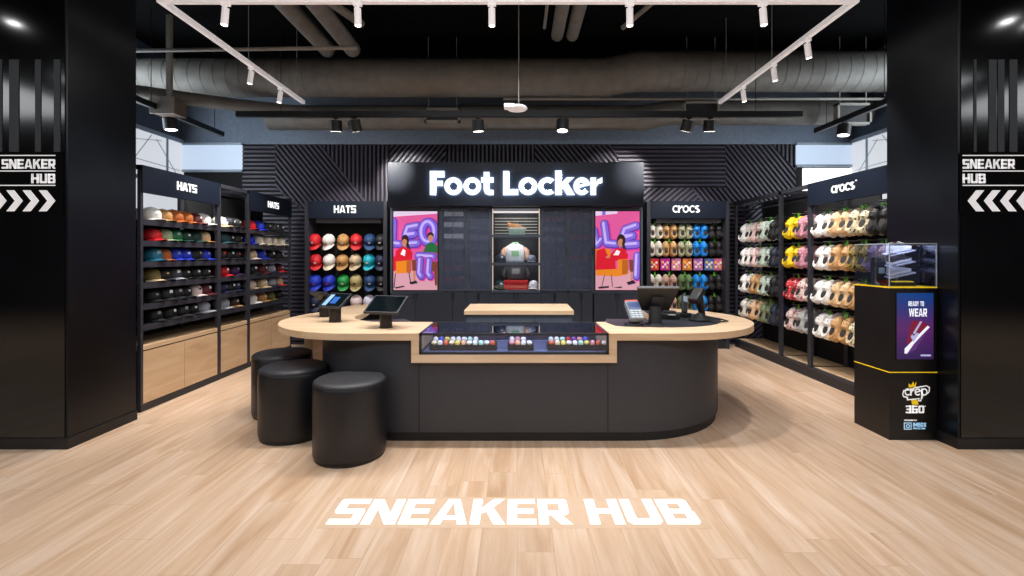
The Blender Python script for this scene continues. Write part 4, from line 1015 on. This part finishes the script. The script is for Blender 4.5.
# what the showcase holds
def sneaker(name, colr, sole, loc, yaw, label, scale=1.0):
    o = thing(name, label, 'shoe', loc, (0, 0, yaw)); o.scale = (scale,) * 3
    st = []; so_ = []
    for i in range(15):
        s = i / 14; x = -.14 + .28 * s
        w = .046 * (1 - .25 * math.exp(-((s - .42) / .18) ** 2)) * (math.sqrt(max(.05, 1 - ((s - .82) / .2) ** 2)) if s > .82 else (math.sqrt(max(.1, 1 - ((.1 - s) / .12) ** 2)) if s < .1 else 1))
        h = .115 - .01 * s / .3 if s < .36 else (.105 - .06 * (s - .36) / .4 if s < .76 else .045 - .02 * (s - .76) / .24)
        st.append([(x, w * math.cos(PI * k / 11), .028 + (h - .02) * abs(math.sin(PI * k / 11)) ** .7) for k in range(12)])
        so_.append([(x, w * 1.08, .0), (x, w * 1.1, .03), (x, -w * 1.1, .03), (x, -w * 1.08, 0)])
    MB().loft(st).build('upper', mat('shoe_' + colr[1:], colr, .6), o, smooth=True, local=True)
    MB().loft(so_).build('sole', mat('sole_' + sole[1:], sole, .6), o, smooth=True, local=True)
    MB().lathe([(.002, 0), (.03, 0), (.03, .002), (.002, .003)], (-.075, 0, .142 - .03), 16, sx=1.3, sy=.9).build('collar', M_dark_lining, o, local=True)
    l = MB()
    for k in range(4): l.box(.0 + .018 * k, .006 + .018 * k, -.02, .02, .104 - .011 * k, .110 - .011 * k)
    l.build('laces', mat('lace_white', '#efe9df', .7), o, local=True)
    return o
sn = MB().box(-.13, .13, 7.56, 7.76, zs[2] + .02, zs[2] + .12).build('display_riser', mat('clear_riser', '#9fb098', .3), None); tag(sn, 'pale riser under the tan shoe in the lit showcase', 'riser')
sneaker('low_shoe', '#a9713c', '#d8c8b0', (0.0, 7.64, zs[2] + .121), math.radians(8), 'tan low shoe on a riser in the top showcase tier', 1.1).scale.z = .85
def garment(name, loc, label, cat, body, trim, sleeve):
    o = thing(name, label, cat, loc)
    prof = [(.15, 0, .07), (.155, .04, .075), (.16, .12, .08), (.165, .20, .08), (.15, .26, .07), (.08, .30, .05), (.045, .315, .045)]
    MB().loft([[(w * math.cos(2 * PI * k / 24), d * math.sin(2 * PI * k / 24), z) for k in range(24)] for w, z, d in prof]).build('torso', mat('cloth_' + body[1:], body, .8, scale=25, bump=.3), o, smooth='all', local=True)
    for s in (-1, 1):
        m = MB(); pts = [(s * .13, 0, .25), (s * .18, -.01, .2), (s * .205, -.03, .11), (s * .19, -.05, .03)]
        m.loft([[(p[0] + r * math.cos(2 * PI * k / 12), p[1] + r * .9 * math.sin(2 * PI * k / 12), p[2]) for k in range(12)] for p, r in zip(pts, (.05, .048, .042, .034))])
        m.build('sleeve', mat('cloth_' + sleeve[1:], sleeve, .8), o, smooth='all', local=True)
    MB().lathe([(.05, .30), (.06, .315), (.052, .335), (.03, .33)], n=18).build('collar', mat('cloth_' + trim[1:], trim, .8), o, smooth='all', local=True)
    MB().box(-.06, .06, -.083, -.079, .10, .19).build('chest_print', mat('print_' + trim[1:], trim, .7), o, local=True)
    return o
garment('folded_sweatshirt', (-.03, 7.68, zs[1] + .021), 'white sweatshirt with green collar and peach sleeves in the middle showcase tier', 'sweatshirt', '#e6e2da', '#8fbf86', '#e2b090')
place_cap('charcoal', (-.27, 7.66, zs[1] + .021), (0, 0, .3), 'charcoal cap beside the white sweatshirt in the showcase', 'showcase caps')
place_cap('grey', (.24, 7.62, zs[1] + .021), (0, 0, -.3), 'grey cap beside the white sweatshirt in the showcase', 'showcase caps', scale=.85)
garment('hooded_top', (-.02, 7.70, zs[0] + .021 + .15), 'black hooded top above red boxes in the bottom showcase tier', 'hoodie', '#141416', '#4c4a46', '#18181a')
rb = thing('gift_box', 'bright red flat box under the black hooded top in the showcase', 'box', (-.02, 7.66, zs[0] + .021))
MB().box(-.19, .19, -.11, .11, 0, .12).build('tray', mat('bright_red', '#d8180f', .45), rb, local=True); MB().box(-.195, .195, -.115, .115, .12, .149).build('lid', mat('bright_red_lid', '#e8281a', .45), rb, local=True)
place_cap('white', (.27, 7.62, zs[0] + .021), (0, 0, -.2), 'white cap beside the red box in the bottom showcase tier', 'showcase caps')
place_cap('dark green', (-.28, 7.62, zs[0] + .021), (0, 0, .3), 'dark green cap beside the red box in the bottom showcase tier', 'showcase caps')

# ------------------------------------------------------------------ shoe care kiosk
kx0, kx1, ky0, ky1 = 3.018, 3.404, 3.81, 4.205
ko = thing('shoe_care_kiosk', 'tall black shoe care kiosk with glass top, lit screen and yellow lines', 'kiosk', (3.215, 4.03, 0))
M_kiosk = mat('kiosk_black', '#08080a', .42)
MB().box(kx0, kx1, ky0, ky1, 0, .545).build('lower_body', M_kiosk, ko); MB().box(kx0, kx1, ky0, ky1, .553, 1.232).build('upper_body', M_kiosk, ko)
M_yel = mat('yellow_line', '#e8c01a', .5, emit=.35)
MB().box(kx0 - .002, kx1 + .002, ky0 - .002, ky1, .545, .553).build('yellow_line', M_yel, ko)
MB().box(kx0 - .002, kx1 + .002, ky0 - .002, ky1, 1.232, 1.241).build('yellow_line', M_yel, ko)
g = MB(); t = .006; zg = 1.588
g.box(kx0, kx1, ky0, ky0 + t, 1.241, zg); g.box(kx0, kx0 + t, ky0 + t, ky1, 1.241, zg); g.box(kx1 - t, kx1, ky0 + t, ky1, 1.241, zg); g.box(kx0, kx1, ky0, ky1, zg, zg + t)
g.build('glass_hood', M_case_glass, ko)
e = MB(); e.box(kx0, kx1, ky0 - .001, ky0 + .006, zg, zg + .008); e.box(kx0 - .001, kx0 + .006, ky0, ky1, zg, zg + .008); e.box(kx0 - .001, kx0 + .005, ky0 - .001, ky0 + .005, 1.241, zg); e.box(kx1 - .005, kx1 + .001, ky0 - .001, ky0 + .005, 1.241, zg)
e.build('glass_edge', mat('glass_edge', '#aab4b8', .2), ko)
MB().box(kx0 + .05, kx1 - .06, ky0 + .12, ky1 - .08, 1.241, 1.262).build('case_plinth', M_kiosk, ko)
MB().box(kx0 + .10, kx0 + .25, ky0 + .06, ky0 + .11, 1.275, 1.284).build('yellow_strip', M_yel, ko)
KP = plane_y(ky0); uu = lambda px: wx(px, ky0); vv = lambda py: wz(py, ky0)
MB().box(uu(895.5), uu(934), ky0 - .004, ky0, vv(360), vv(292)).build('screen_bezel', M_black, ko)
m = MB(); KS = plane_y(ky0 - .004)
N_ = 12
for k in range(N_):      # vertical blend from blue to plum as printed in the advert
    m.plate([R(uu(896.5), vv(359 - (k) * 66 / N_), uu(933), vv(359 - (k + 1) * 66 / N_))], KS, .0003, k)
art_m = []
for k in range(N_):
    t_ = k / (N_ - 1); ca, cb, cc = (58, 34, 92), (98, 42, 110), (20, 66, 138)
    q = [int((1 - t_ * 2) * a + t_ * 2 * b) if t_ < .5 else int((2 - t_ * 2) * b + (t_ * 2 - 1) * c) for a, b, c in zip(ca, cb, cc)]
    art_m.append(glow('advert_blend_%s' % 'abcdefghijkl'[k], '#%02x%02x%02x' % tuple(q), .7))
art_m += [glow('advert_white', '#f0f2fa', .9), glow('advert_crimson', '#8c2040', .6), glow('advert_pale', '#b8b4e0', .8), glow('advert_ink', '#16182c', .4), glow('advert_plum', '#6a3a86', .6)]
W_, CR, PA, INK, PL = 12, 13, 14, 15, 16
write(m, 'READY TO', block, KS, uu(908), uu(923.5), vv(306), vv(301.3), .12, .0003, W_, lift=.0004)
write(m, 'WEAR', block, KS, uu(908.5), uu(926.5), vv(316.5), vv(308.5), .1, .0003, W_, lift=.0004)
Q = lambda *p: [(uu(885 + x * .1475), vv(285 + y * .1476)) for x, y in p]
m.plate([Q((165, 290), (180, 240), (250, 245), (290, 275), (190, 380), (140, 400))], KS, .0003, CR, .0008)
m.plate([Q((130, 440), (150, 400), (200, 380), (240, 345), (290, 300), (200, 440), (150, 462))], KS, .0003, PL, .0010)
m.plate([Q((128, 462), (130, 430), (190, 370), (285, 275), (300, 285), (240, 345), (190, 400), (145, 465))], KS, .0003, W_, .0012)
m.plate([Q((170, 350), (235, 245), (248, 248), (205, 320), (230, 330), (190, 385))], KS, .0003, PA, .0014)
m.plate([Q((180, 330), (190, 345), (220, 312), (192, 335), (186, 322))], KS, .0003, INK, .0016)
m.plate([Q((238, 470), (308, 470), (308, 482), (238, 482))], KS, .0003, PA, .0008)
m.build('advert', art_m, ko)
# printed emblem on the lower front
m = MB(); Q = lambda *p: [(uu(885 + x * .12146), vv(370 + y * .12153)) for x, y in p]
m.plate([Q((195, 145), (195, 110), (215, 125), (232, 95), (240, 125), (258, 95), (252, 140)), Q((222, 285), (216, 250), (240, 235), (268, 250), (276, 285))], KP, .001, 1)
def QQ(polys): return [Q(*p) for p in polys]
m.plate(QQ([[(140, 200), (150, 165), (200, 160), (250, 140), (340, 125), (368, 140), (366, 180), (340, 205), (306, 215), (296, 258), (272, 258), (276, 240), (180, 250), (176, 228), (150, 224)]]), KP, .001, 0, .001)
m.plate(QQ([[(148, 198), (158, 172), (200, 168), (252, 150), (338, 134), (358, 146), (356, 176), (336, 196), (298, 206), (288, 248), (280, 248), (284, 230), (190, 238), (186, 218), (156, 214)]]), KP, .001, 2, .002)
write(m, 'crep', rounded_light, lambda u, v, w: KP(u, v, w), uu(885 + 158 * .1215), uu(885 + 348 * .1215), vv(370 + 210 * .1215), vv(370 + 128 * .1215), .02, .001, 0, .003)
m.build('printed_emblem', [mat('print_white', '#eeeeee', .5, emit=.4), M_yel, M_kiosk], ko); m = MB()
write(m, '360', block, KP, uu(885 + 170 * .1215), uu(885 + 322 * .1215), vv(370 + 355 * .1215), vv(370 + 292 * .1215), .1, .001, 0, .0005)
m.plate([disc(uu(885 + 330 * .1215), vv(370 + 298 * .1215), .004)], KP, .001, 0)
m.build('printed_number', mat('print_white', '#eeeeee', .5, emit=.4), ko); m = MB()
write(m, 'POWERED BY', block, KP, uu(885 + 158 * .1215), uu(885 + 262 * .1215), vv(370 + 419 * .1215), vv(370 + 408 * .1215), .15, .001, 0, .0005)
write(m, 'IMBOX', block, KP, uu(885 + 230 * .1215), uu(885 + 340 * .1215), vv(370 + 466 * .1215), vv(370 + 434 * .1215), .1, .001, 3, .0005)
write(m, 'PROTECTION', block, KP, uu(885 + 230 * .1215), uu(885 + 330 * .1215), vv(370 + 487 * .1215), vv(370 + 474 * .1215), .1, .001, 3, .0005)
m.plate(QQ([[(155, 432), (218, 432), (218, 490), (155, 490)]]), KP, .001, 3)
m.plate(QQ([[(163, 440), (210, 440), (210, 482), (163, 482)]]), KP, .001, 2, .0008)
m.plate(ring(uu(885 + 187 * .1215), vv(370 + 461 * .1215), .017, .009, n=16), KP, .001, 3, .0016)
m.build('printed_caption', [mat('print_white', '#eeeeee', .5, emit=.4), M_yel, M_kiosk, mat('print_sky', '#a9d4ee', .5, emit=.45)], ko)
l_ = bpy.data.lights.new('hood_fill', 'AREA'); l_.size = .3; l_.energy = 1.4  # fill light added to lift what stands under the glass
o_ = bpy.data.objects.new('hood_fill', l_); COL.objects.link(o_); o_.location = (3.2, 3.95, zg - .01)
# care goods in the glass hood, and solid stand-ins for its reflection
def bottle(x, y, label, colr):
    o = thing('care_bottle', label, 'bottle', (x, y, 1.262))
    MB().lathe([(.002, 0), (.026, 0), (.028, .01), (.028, .12), (.018, .14), (.012, .15), (.002, .15)], n=20).build('body', mat('bottle_' + colr[1:], colr, .35), o, smooth=True, local=True)
    MB().lathe([(.002, .15), (.015, .15), (.015, .175), (.008, .185), (.002, .186)], n=16).build('cap', M_black, o, smooth=True, local=True)
    MB().lathe([(.0284, .035), (.0288, .036), (.0288, .09), (.0284, .091)], n=20).build('label_band', mat('bottle_label', '#d8d4cc', .5), o, smooth=True, local=True)
kb = thing('care_kit_box', 'black shoe care kit box standing inside the kiosk hood', 'box', (kx0 + .10, ky1 - .15, 1.262))
MB().box(-.045, .045, -.03, .03, 0, .22).build('carton', mat('kit_black', '#101012', .4), kb, local=True); MB().box(-.02, .03, -.0315, -.03, .08, .13).build('print_patch', mat('kit_print', '#8da39a', .5), kb, local=True)
bottle(kx0 + .22, ky0 + .26, 'dark spray bottle with pale label inside the kiosk hood', '#1b1a20')
ks = thing('reflected_shelf_stand_in', 'pale stepped stand-in for shoe shelves reflected in the kiosk hood', 'stand', (kx1 - .14, ky0 + .2, 1.262))  # added in place of the shoe shelves mirrored in the front pane
M_refl_shelf = mat('reflected_shelf_pale', '#c4c8d6', .25)
MB().box(-.012, .012, .03, .05, 0, .32).build('post', M_refl_shelf, ks, local=True)
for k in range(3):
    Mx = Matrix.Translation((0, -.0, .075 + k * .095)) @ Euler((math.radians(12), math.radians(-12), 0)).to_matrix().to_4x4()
    m = MB(); m.box(-.12, .10, -.05, .04, -.004, .004, M=Mx); m.build('tier', M_refl_shelf, ks, local=True)
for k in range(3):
    s_ = sneaker('reflected_shoe_stand_in', ['#b9bcc8', '#34303a', '#c9cbd2'][k], '#e8e8ee', (kx1 - .15, ky0 + .195, 1.262 + .085 + k * .095), math.radians(6), ['pale grey', 'dark', 'silver grey'][k] + ' stand-in for a reflected shoe on the %s tier of the added stand' % ['lowest', 'middle', 'top'][k], .72)
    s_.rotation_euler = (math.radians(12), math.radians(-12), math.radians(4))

# ------------------------------------------------------------------ ceiling services
def duct(name, label, cat, pts, rad, seam=.22):
    o = thing(name, label, cat, pts[0])
    m = MB(); n = 32
    rings = []
    P0 = [Vector(p) for p in pts]
    for i, p in enumerate(P0):
        d = (P0[min(i + 1, len(P0) - 1)] - P0[max(0, i - 1)]).normalized()
        up = Vector((0, 0, 1)); w = d.cross(up).normalized(); u = w.cross(d)
        rings.append([p + (w * math.cos(2 * PI * k / n) + u * math.sin(2 * PI * k / n)) * rad[i] for k in range(n)])
    m.loft(rings); s = m
    for (a, b, ra, rb) in zip(P0, P0[1:], rad, rad[1:]):
        L_ = (b - a).length; k = seam / 2
        while k < L_:
            c = a.lerp(b, k / L_); r = ra + (rb - ra) * k / L_; d = (b - a).normalized()
            s.cyl(c - d * .006, c + d * .006, r + .004, r + .004, 32); k += seam
    s.build('shell', M_duct, o, smooth=True)
    return o
duct('ventilation_duct', 'big round ribbed air duct crossing the whole ceiling', 'duct', [(-8, 6.9, 4.10), (1.25, 6.9, 4.10), (1.75, 6.9, 4.19), (8, 6.9, 4.19)], [.27, .27, .285, .285], .18)
duct('ventilation_duct', 'second round duct close to the slatted back wall', 'duct', [(-3.9, 7.4, 3.66), (2.0, 7.4, 3.66), (2.4, 7.4, 3.74), (5.5, 7.4, 3.74)], [.19, .19, .19, .19], .3)
duct('ventilation_duct', 'thin round duct slanting towards the back wall over the hat shelving', 'duct', [(-5.3, 6.0, 3.64), (-4.0, 6.72, 3.64), (-3.1, 7.1, 3.64)], [.09, .09, .09], .3)
for x, s in ((-2.62, 'outer pipe of the pair above the hat side of the counter'), (-2.27, 'inner pipe of the pair above the hat side of the counter'), (.56, 'pipe of the short pair near the ceiling middle, hat side'), (.77, 'pipe of the short pair near the ceiling middle, clog side')):
    o = MB().cyl((x, 3.2 if x < 0 else 5.25, 4.56 if x > 0 else 4.34), (x, 6.5 if x < 0 else 6.55, 4.56 if x > 0 else 4.34), .105 if x < 0 else .085, n=24).build('ceiling_pipe', M_duct, smooth=True); tag(o, 'grey ' + s, 'pipe', 'paired ceiling pipes')
br = MB().box(.38, .98, 5.14, 5.25, 4.44, 4.7)
tag(br.build('ceiling_bracket', M_pipe), 'grey bracket holding the short pipe pair at the ceiling', 'bracket')
def conduit(pts, r, label):
    tag(MB().tube(pts, r, 10).build('ceiling_conduit', M_pipe, smooth='all'), label, 'conduit', 'thin ceiling conduits')
conduit([(-.2, 6.9, 3.79), (5.4, 6.9, 3.79)], .018, 'thin horizontal conduit behind the big duct on the clog side')
conduit([(-5, 5.6, 3.93), (-1.9, 5.6, 3.97)], .022, 'thin horizontal conduit in front of the big duct on the hat side')
conduit([(-2.6, 4.2, 4.4), (-1.95, 5.9, 4.4)], .05, 'slanting grey conduit above the hat side white track')
conduit([(1.9, 4.4, 4.4), (1.35, 6.0, 4.4)], .03, 'slanting grey conduit above the clog side white track')
conduit([(.35, 4.0, 4.4), (.35, 6.0, 4.4)], .02, 'straight thin conduit running towards the back over the counter middle')
jb = thing('junction_box', 'brown grey junction box under the duct above the hat shelving', 'junction box', (-4.6, 6.2, 3.35))
MB().box(-4.78, -4.5, 6.15, 6.4, 3.36, 3.56).build('box_body', mat('brown_grey', '#6a5c50', .7), jb); MB().box(-4.80, -4.48, 6.13, 6.15, 3.35, 3.57).build('cover', M_pipe, jb)
MB().box(-4.67, -4.61, 6.25, 6.3, 3.56, 4.7).build('drop_rod', M_pipe, jb)
def vent(px0, px1, py0, py1, label):
    Y = 6.85; o = thing('ceiling_vent', label, 'vent', (wx((px0 + px1) / 2, Y), Y, wz(py1, Y)))
    x0, x1, z0, z1 = wx(px0, Y), wx(px1, Y), wz(py1, Y), wz(py0, Y); f = MB()
    f.box(x0, x1, Y, Y + .1, z0, z0 + .03); f.box(x0, x1, Y, Y + .1, z1 - .03, z1); f.box(x0, x0 + .03, Y, Y + .1, z0, z1); f.box(x1 - .03, x1, Y, Y + .1, z0, z1)
    f.box(x0 + .05, x0 + .06, Y + .04, Y + .05, z1, 4.7); f.box(x1 - .06, x1 - .05, Y + .04, Y + .05, z1, 4.7)
    f.build('frame', M_pipe, o); MB().box(x0 + .03, x1 - .03, Y + .03, Y + .09, z0 + .03, z1 - .03).build('grille', mat('vent_dark', '#1c1c1e', .6), o)
vent(424, 460, 108, 122, 'framed air vent behind the black track on the hat side')
vent(684, 720, 101, 116, 'framed air vent behind the black track on the clog side')
vent(838, 872, 103, 124, 'framed air vent above the end of the clog wall')
ds = thing('hanging_sensor', 'white disc sensor hanging on a thin wire above the counter', 'sensor', (0.0, 5.6, 3.23))
MB().lathe([(.004, 0), (.11, .0), (.125, .015), (.11, .035), (.05, .05), (.004, .055)], (0, 5.6, 3.23), 32).build('disc', M_white_metal, ds, smooth=True)
MB().cyl((0.02, 5.6, 3.30), (0.02, 5.6, 4.7), .006, n=8).build('wire', M_pipe, ds); MB().box(-.15, -.03, 5.45, 5.57, 3.22, 3.26).build('side_unit', M_white_metal, ds)

# lighting tracks
ZTk = 3.6; d1, d2 = 3.92, 6.54; tx0, tx1 = -2.97, 2.82
wt = thing('lighting_track', 'white U shaped lighting track hung under the ceiling', 'lighting track', (0, 3.92, ZTk))
h = .022
for nm, bx_ in (('front_rail', (tx0 - h, tx1 + h, d1 - h, d1 + h)), ('side_rail', (tx0 - h, tx0 + h, d1 + h, d2)), ('side_rail', (tx1 - h, tx1 + h, d1 + h, d2))):
    MB().box(*bx_, ZTk, ZTk + .045).build(nm, M_white_metal, wt)
m = MB()
for x, y in ((tx0, d1), (tx1, d1), (tx0, d2 - .2), (tx1, d2 - .2), (0, d1), (tx0, 5.2), (tx1, 5.2)): m.cyl((x, y, ZTk + .045), (x, y, 4.7), .004, n=6)
m.build('suspension_wire', M_pipe, wt)
def black_track(x0, x1, y0, y1, label, z=3.4):
    o = thing('lighting_track', label, 'lighting track', ((x0 + x1) / 2, (y0 + y1) / 2, z))
    MB().box(x0, x1, y0, y1, z, z + .075).build('rail', M_black, o); m = MB()
    for t in (.08, .5, .92):
        x = x0 + (x1 - x0) * t; y = y0 + (y1 - y0) * t; m.cyl((x, y, z + .075), (x, y, 4.7), .005, n=6)
    m.build('suspension_wire', M_black, o)
black_track(-3.86, 3.92, 6.44, 6.50, 'long black lighting track running along the header sign')
black_track(-4.76, -4.70, 4.6, 7.55, 'black lighting track over the hat shelving')
black_track(4.64, 4.70, 4.6, 7.35, 'black lighting track over the clog racks')

def aim(o, d): o.rotation_euler = Vector(d).to_track_quat('-Z', 'Y').to_euler()
def spot_light(p, target, power, size, blend=.6, col=(1, .975, .95), rad=.05):
    l = bpy.data.lights.new('spot_lamp', 'SPOT'); l.energy = power; l.spot_size = math.radians(size); l.spot_blend = blend; l.color = col; l.shadow_soft_size = rad
    o = bpy.data.objects.new('spot_lamp', l); COL.objects.link(o); o.location = p; aim(o, Vector(target) - Vector(p)); return o
def spothead(kind, x, y, ztrack, target, label, power, size=70):
    o = thing('track_spotlight', label, 'spotlight', (x, y, ztrack), group=kind + ' track spotlights')
    mm = M_white_metal if kind == 'white' else M_black
    r, ln = (.028, .14) if kind == 'white' else (.085, .15)
    MB().box(-.035, .035, -.016, .016, -.022, 0).build('adapter', mm, o, local=True)
    d = (Vector(target) - Vector((x, y, ztrack))).normalized()
    # the head itself hangs nearly upright in the photo
    d = (d + Vector((0, 0, -1.6))).normalized(); top = Vector((0, 0, -.045)); end = top + d * ln
    MB().cyl((0, 0, -.02), top + d * .03, .010, n=10).build('yoke', mm, o, local=True, smooth=True)
    m = MB(); m.cyl(top, end, r, r, 24); m.build('head', mm, o, local=True, smooth=True)
    MB().cyl(end, end + d * .002, r * .82, r * .82, 20).build('lens', M_lamp, o, local=True)
    if power: spot_light(Vector((x, y, ztrack)) + end + d * .02, target, power, size)
for i, (x, tgt) in enumerate([(-2.43, (-2.9, 3.4, 0)), (-1.33, (-1.2, 4.2, .8)), (-.21, (-.2, 4.4, .8)), (.94, (1.1, 4.3, .8)), (2.05, (2.6, 3.6, 0))]):
    spothead('white', x, d1, ZTk, tgt, '%s white spotlight along the front rail, counting from the hat wall' % ORD[i], 130, 95)
for i, y in enumerate((5.26, 5.91)): spothead('white', tx0, y, ZTk, (-4.0, y - .1, 1.1), '%s white spotlight on the side rail facing the hat wall' % ['nearer', 'farther'][i], 170, 75)
for i, y in enumerate((4.57, 5.17, 5.87)): spothead('white', tx1, y, ZTk, (4.0, y + .3, 1.1), '%s white spotlight on the side rail facing the clog wall' % ['nearest', 'middle', 'farthest'][i], 130, 75)
for i, (x, tgt, pw) in enumerate([(-2.5, (-2.75, 7.8, 1.5), 190), (-2.25, (-2.0, 7.28, 2.9), 260), (-.54, (-.3, 7.3, 1.6), 60), (.63, (.3, 5.6, .5), 130), (2.37, (1.98, 7.28, 2.9), 260), (2.66, (2.75, 7.8, 1.5), 190)]):
    spothead('black', x, 6.47, 3.4, tgt, '%s black spotlight along the long black track, counting from the hat wall' % ORD[i], pw, 48 if i in (1, 4) else 70)
spothead('black', -4.73, 6.4, 3.4, (-4.2, 6.6, 1.5), 'black spotlight on the track over the hat shelving', 0)
spothead('black', 4.67, 6.7, 3.4, (4.0, 6.6, 1.5), 'black spotlight on the track over the clog racks', 0)

# ------------------------------------------------------------------ lights
def area(name, loc, size, sizey, power, rot, col=(1, .96, .92)):
    l = bpy.data.lights.new(name, 'AREA'); l.shape = 'RECTANGLE'; l.size = size; l.size_y = sizey; l.energy = power; l.color = col
    o = bpy.data.objects.new(name, l); COL.objects.link(o); o.location = loc; o.rotation_euler = rot; return o
for x in (-9.6, -6.0, -2.0, 2.0, 6.0, 9.6):
    area('shop_overhead_fill', (x, -1.2, 4.3), 2.6, 2.1, 100, (0, 0, 0), (.95, .98, 1))
area('shop_overhead_fill', (0, 2.0, 4.4), 4.5, 1.2, 65, (0, 0, 0), (.97, .98, 1))  # general fill added above the view, near the camera
area('shop_overhead_fill', (0, 4.9, 3.62), 3.5, 1.2, 45, (0, 0, 0), (.97, .98, 1))  # fill added over the counter, below the ducts, with no fitting
for x, y in ((-5.43, 2.19), (5.25, 2.23), (5.56, 2.2)):
    l_ = bpy.data.lights.new('downlight', 'AREA'); l_.shape = 'DISK'; l_.size = .10; l_.energy = 1.6
    o_ = bpy.data.objects.new('downlight', l_); COL.objects.link(o_); o_.location = (x, y, 4.0)
area('window_light', (-5.4, 6.2, 3.0), 3.0, 0.7, 48, (0, math.radians(-100), 0), (.82, .92, 1))
area('window_light', (5.4, 6.2, 3.0), 3.0, 0.7, 48, (0, math.radians(100), 0), (.82, .92, 1))

w = bpy.data.worlds.new('shop_air'); scene.world = w; w.use_nodes = True
w.node_tree.nodes['Background'].inputs['Color'].default_value = (.6, .68, .8, 1); w.node_tree.nodes['Background'].inputs['Strength'].default_value = .05

scene.view_settings.view_transform = 'Standard'
scene.view_settings.look = 'None'
scene.view_settings.exposure = 0.0
scene.cycles.use_denoising = True
scene.cycles.max_bounces = 8
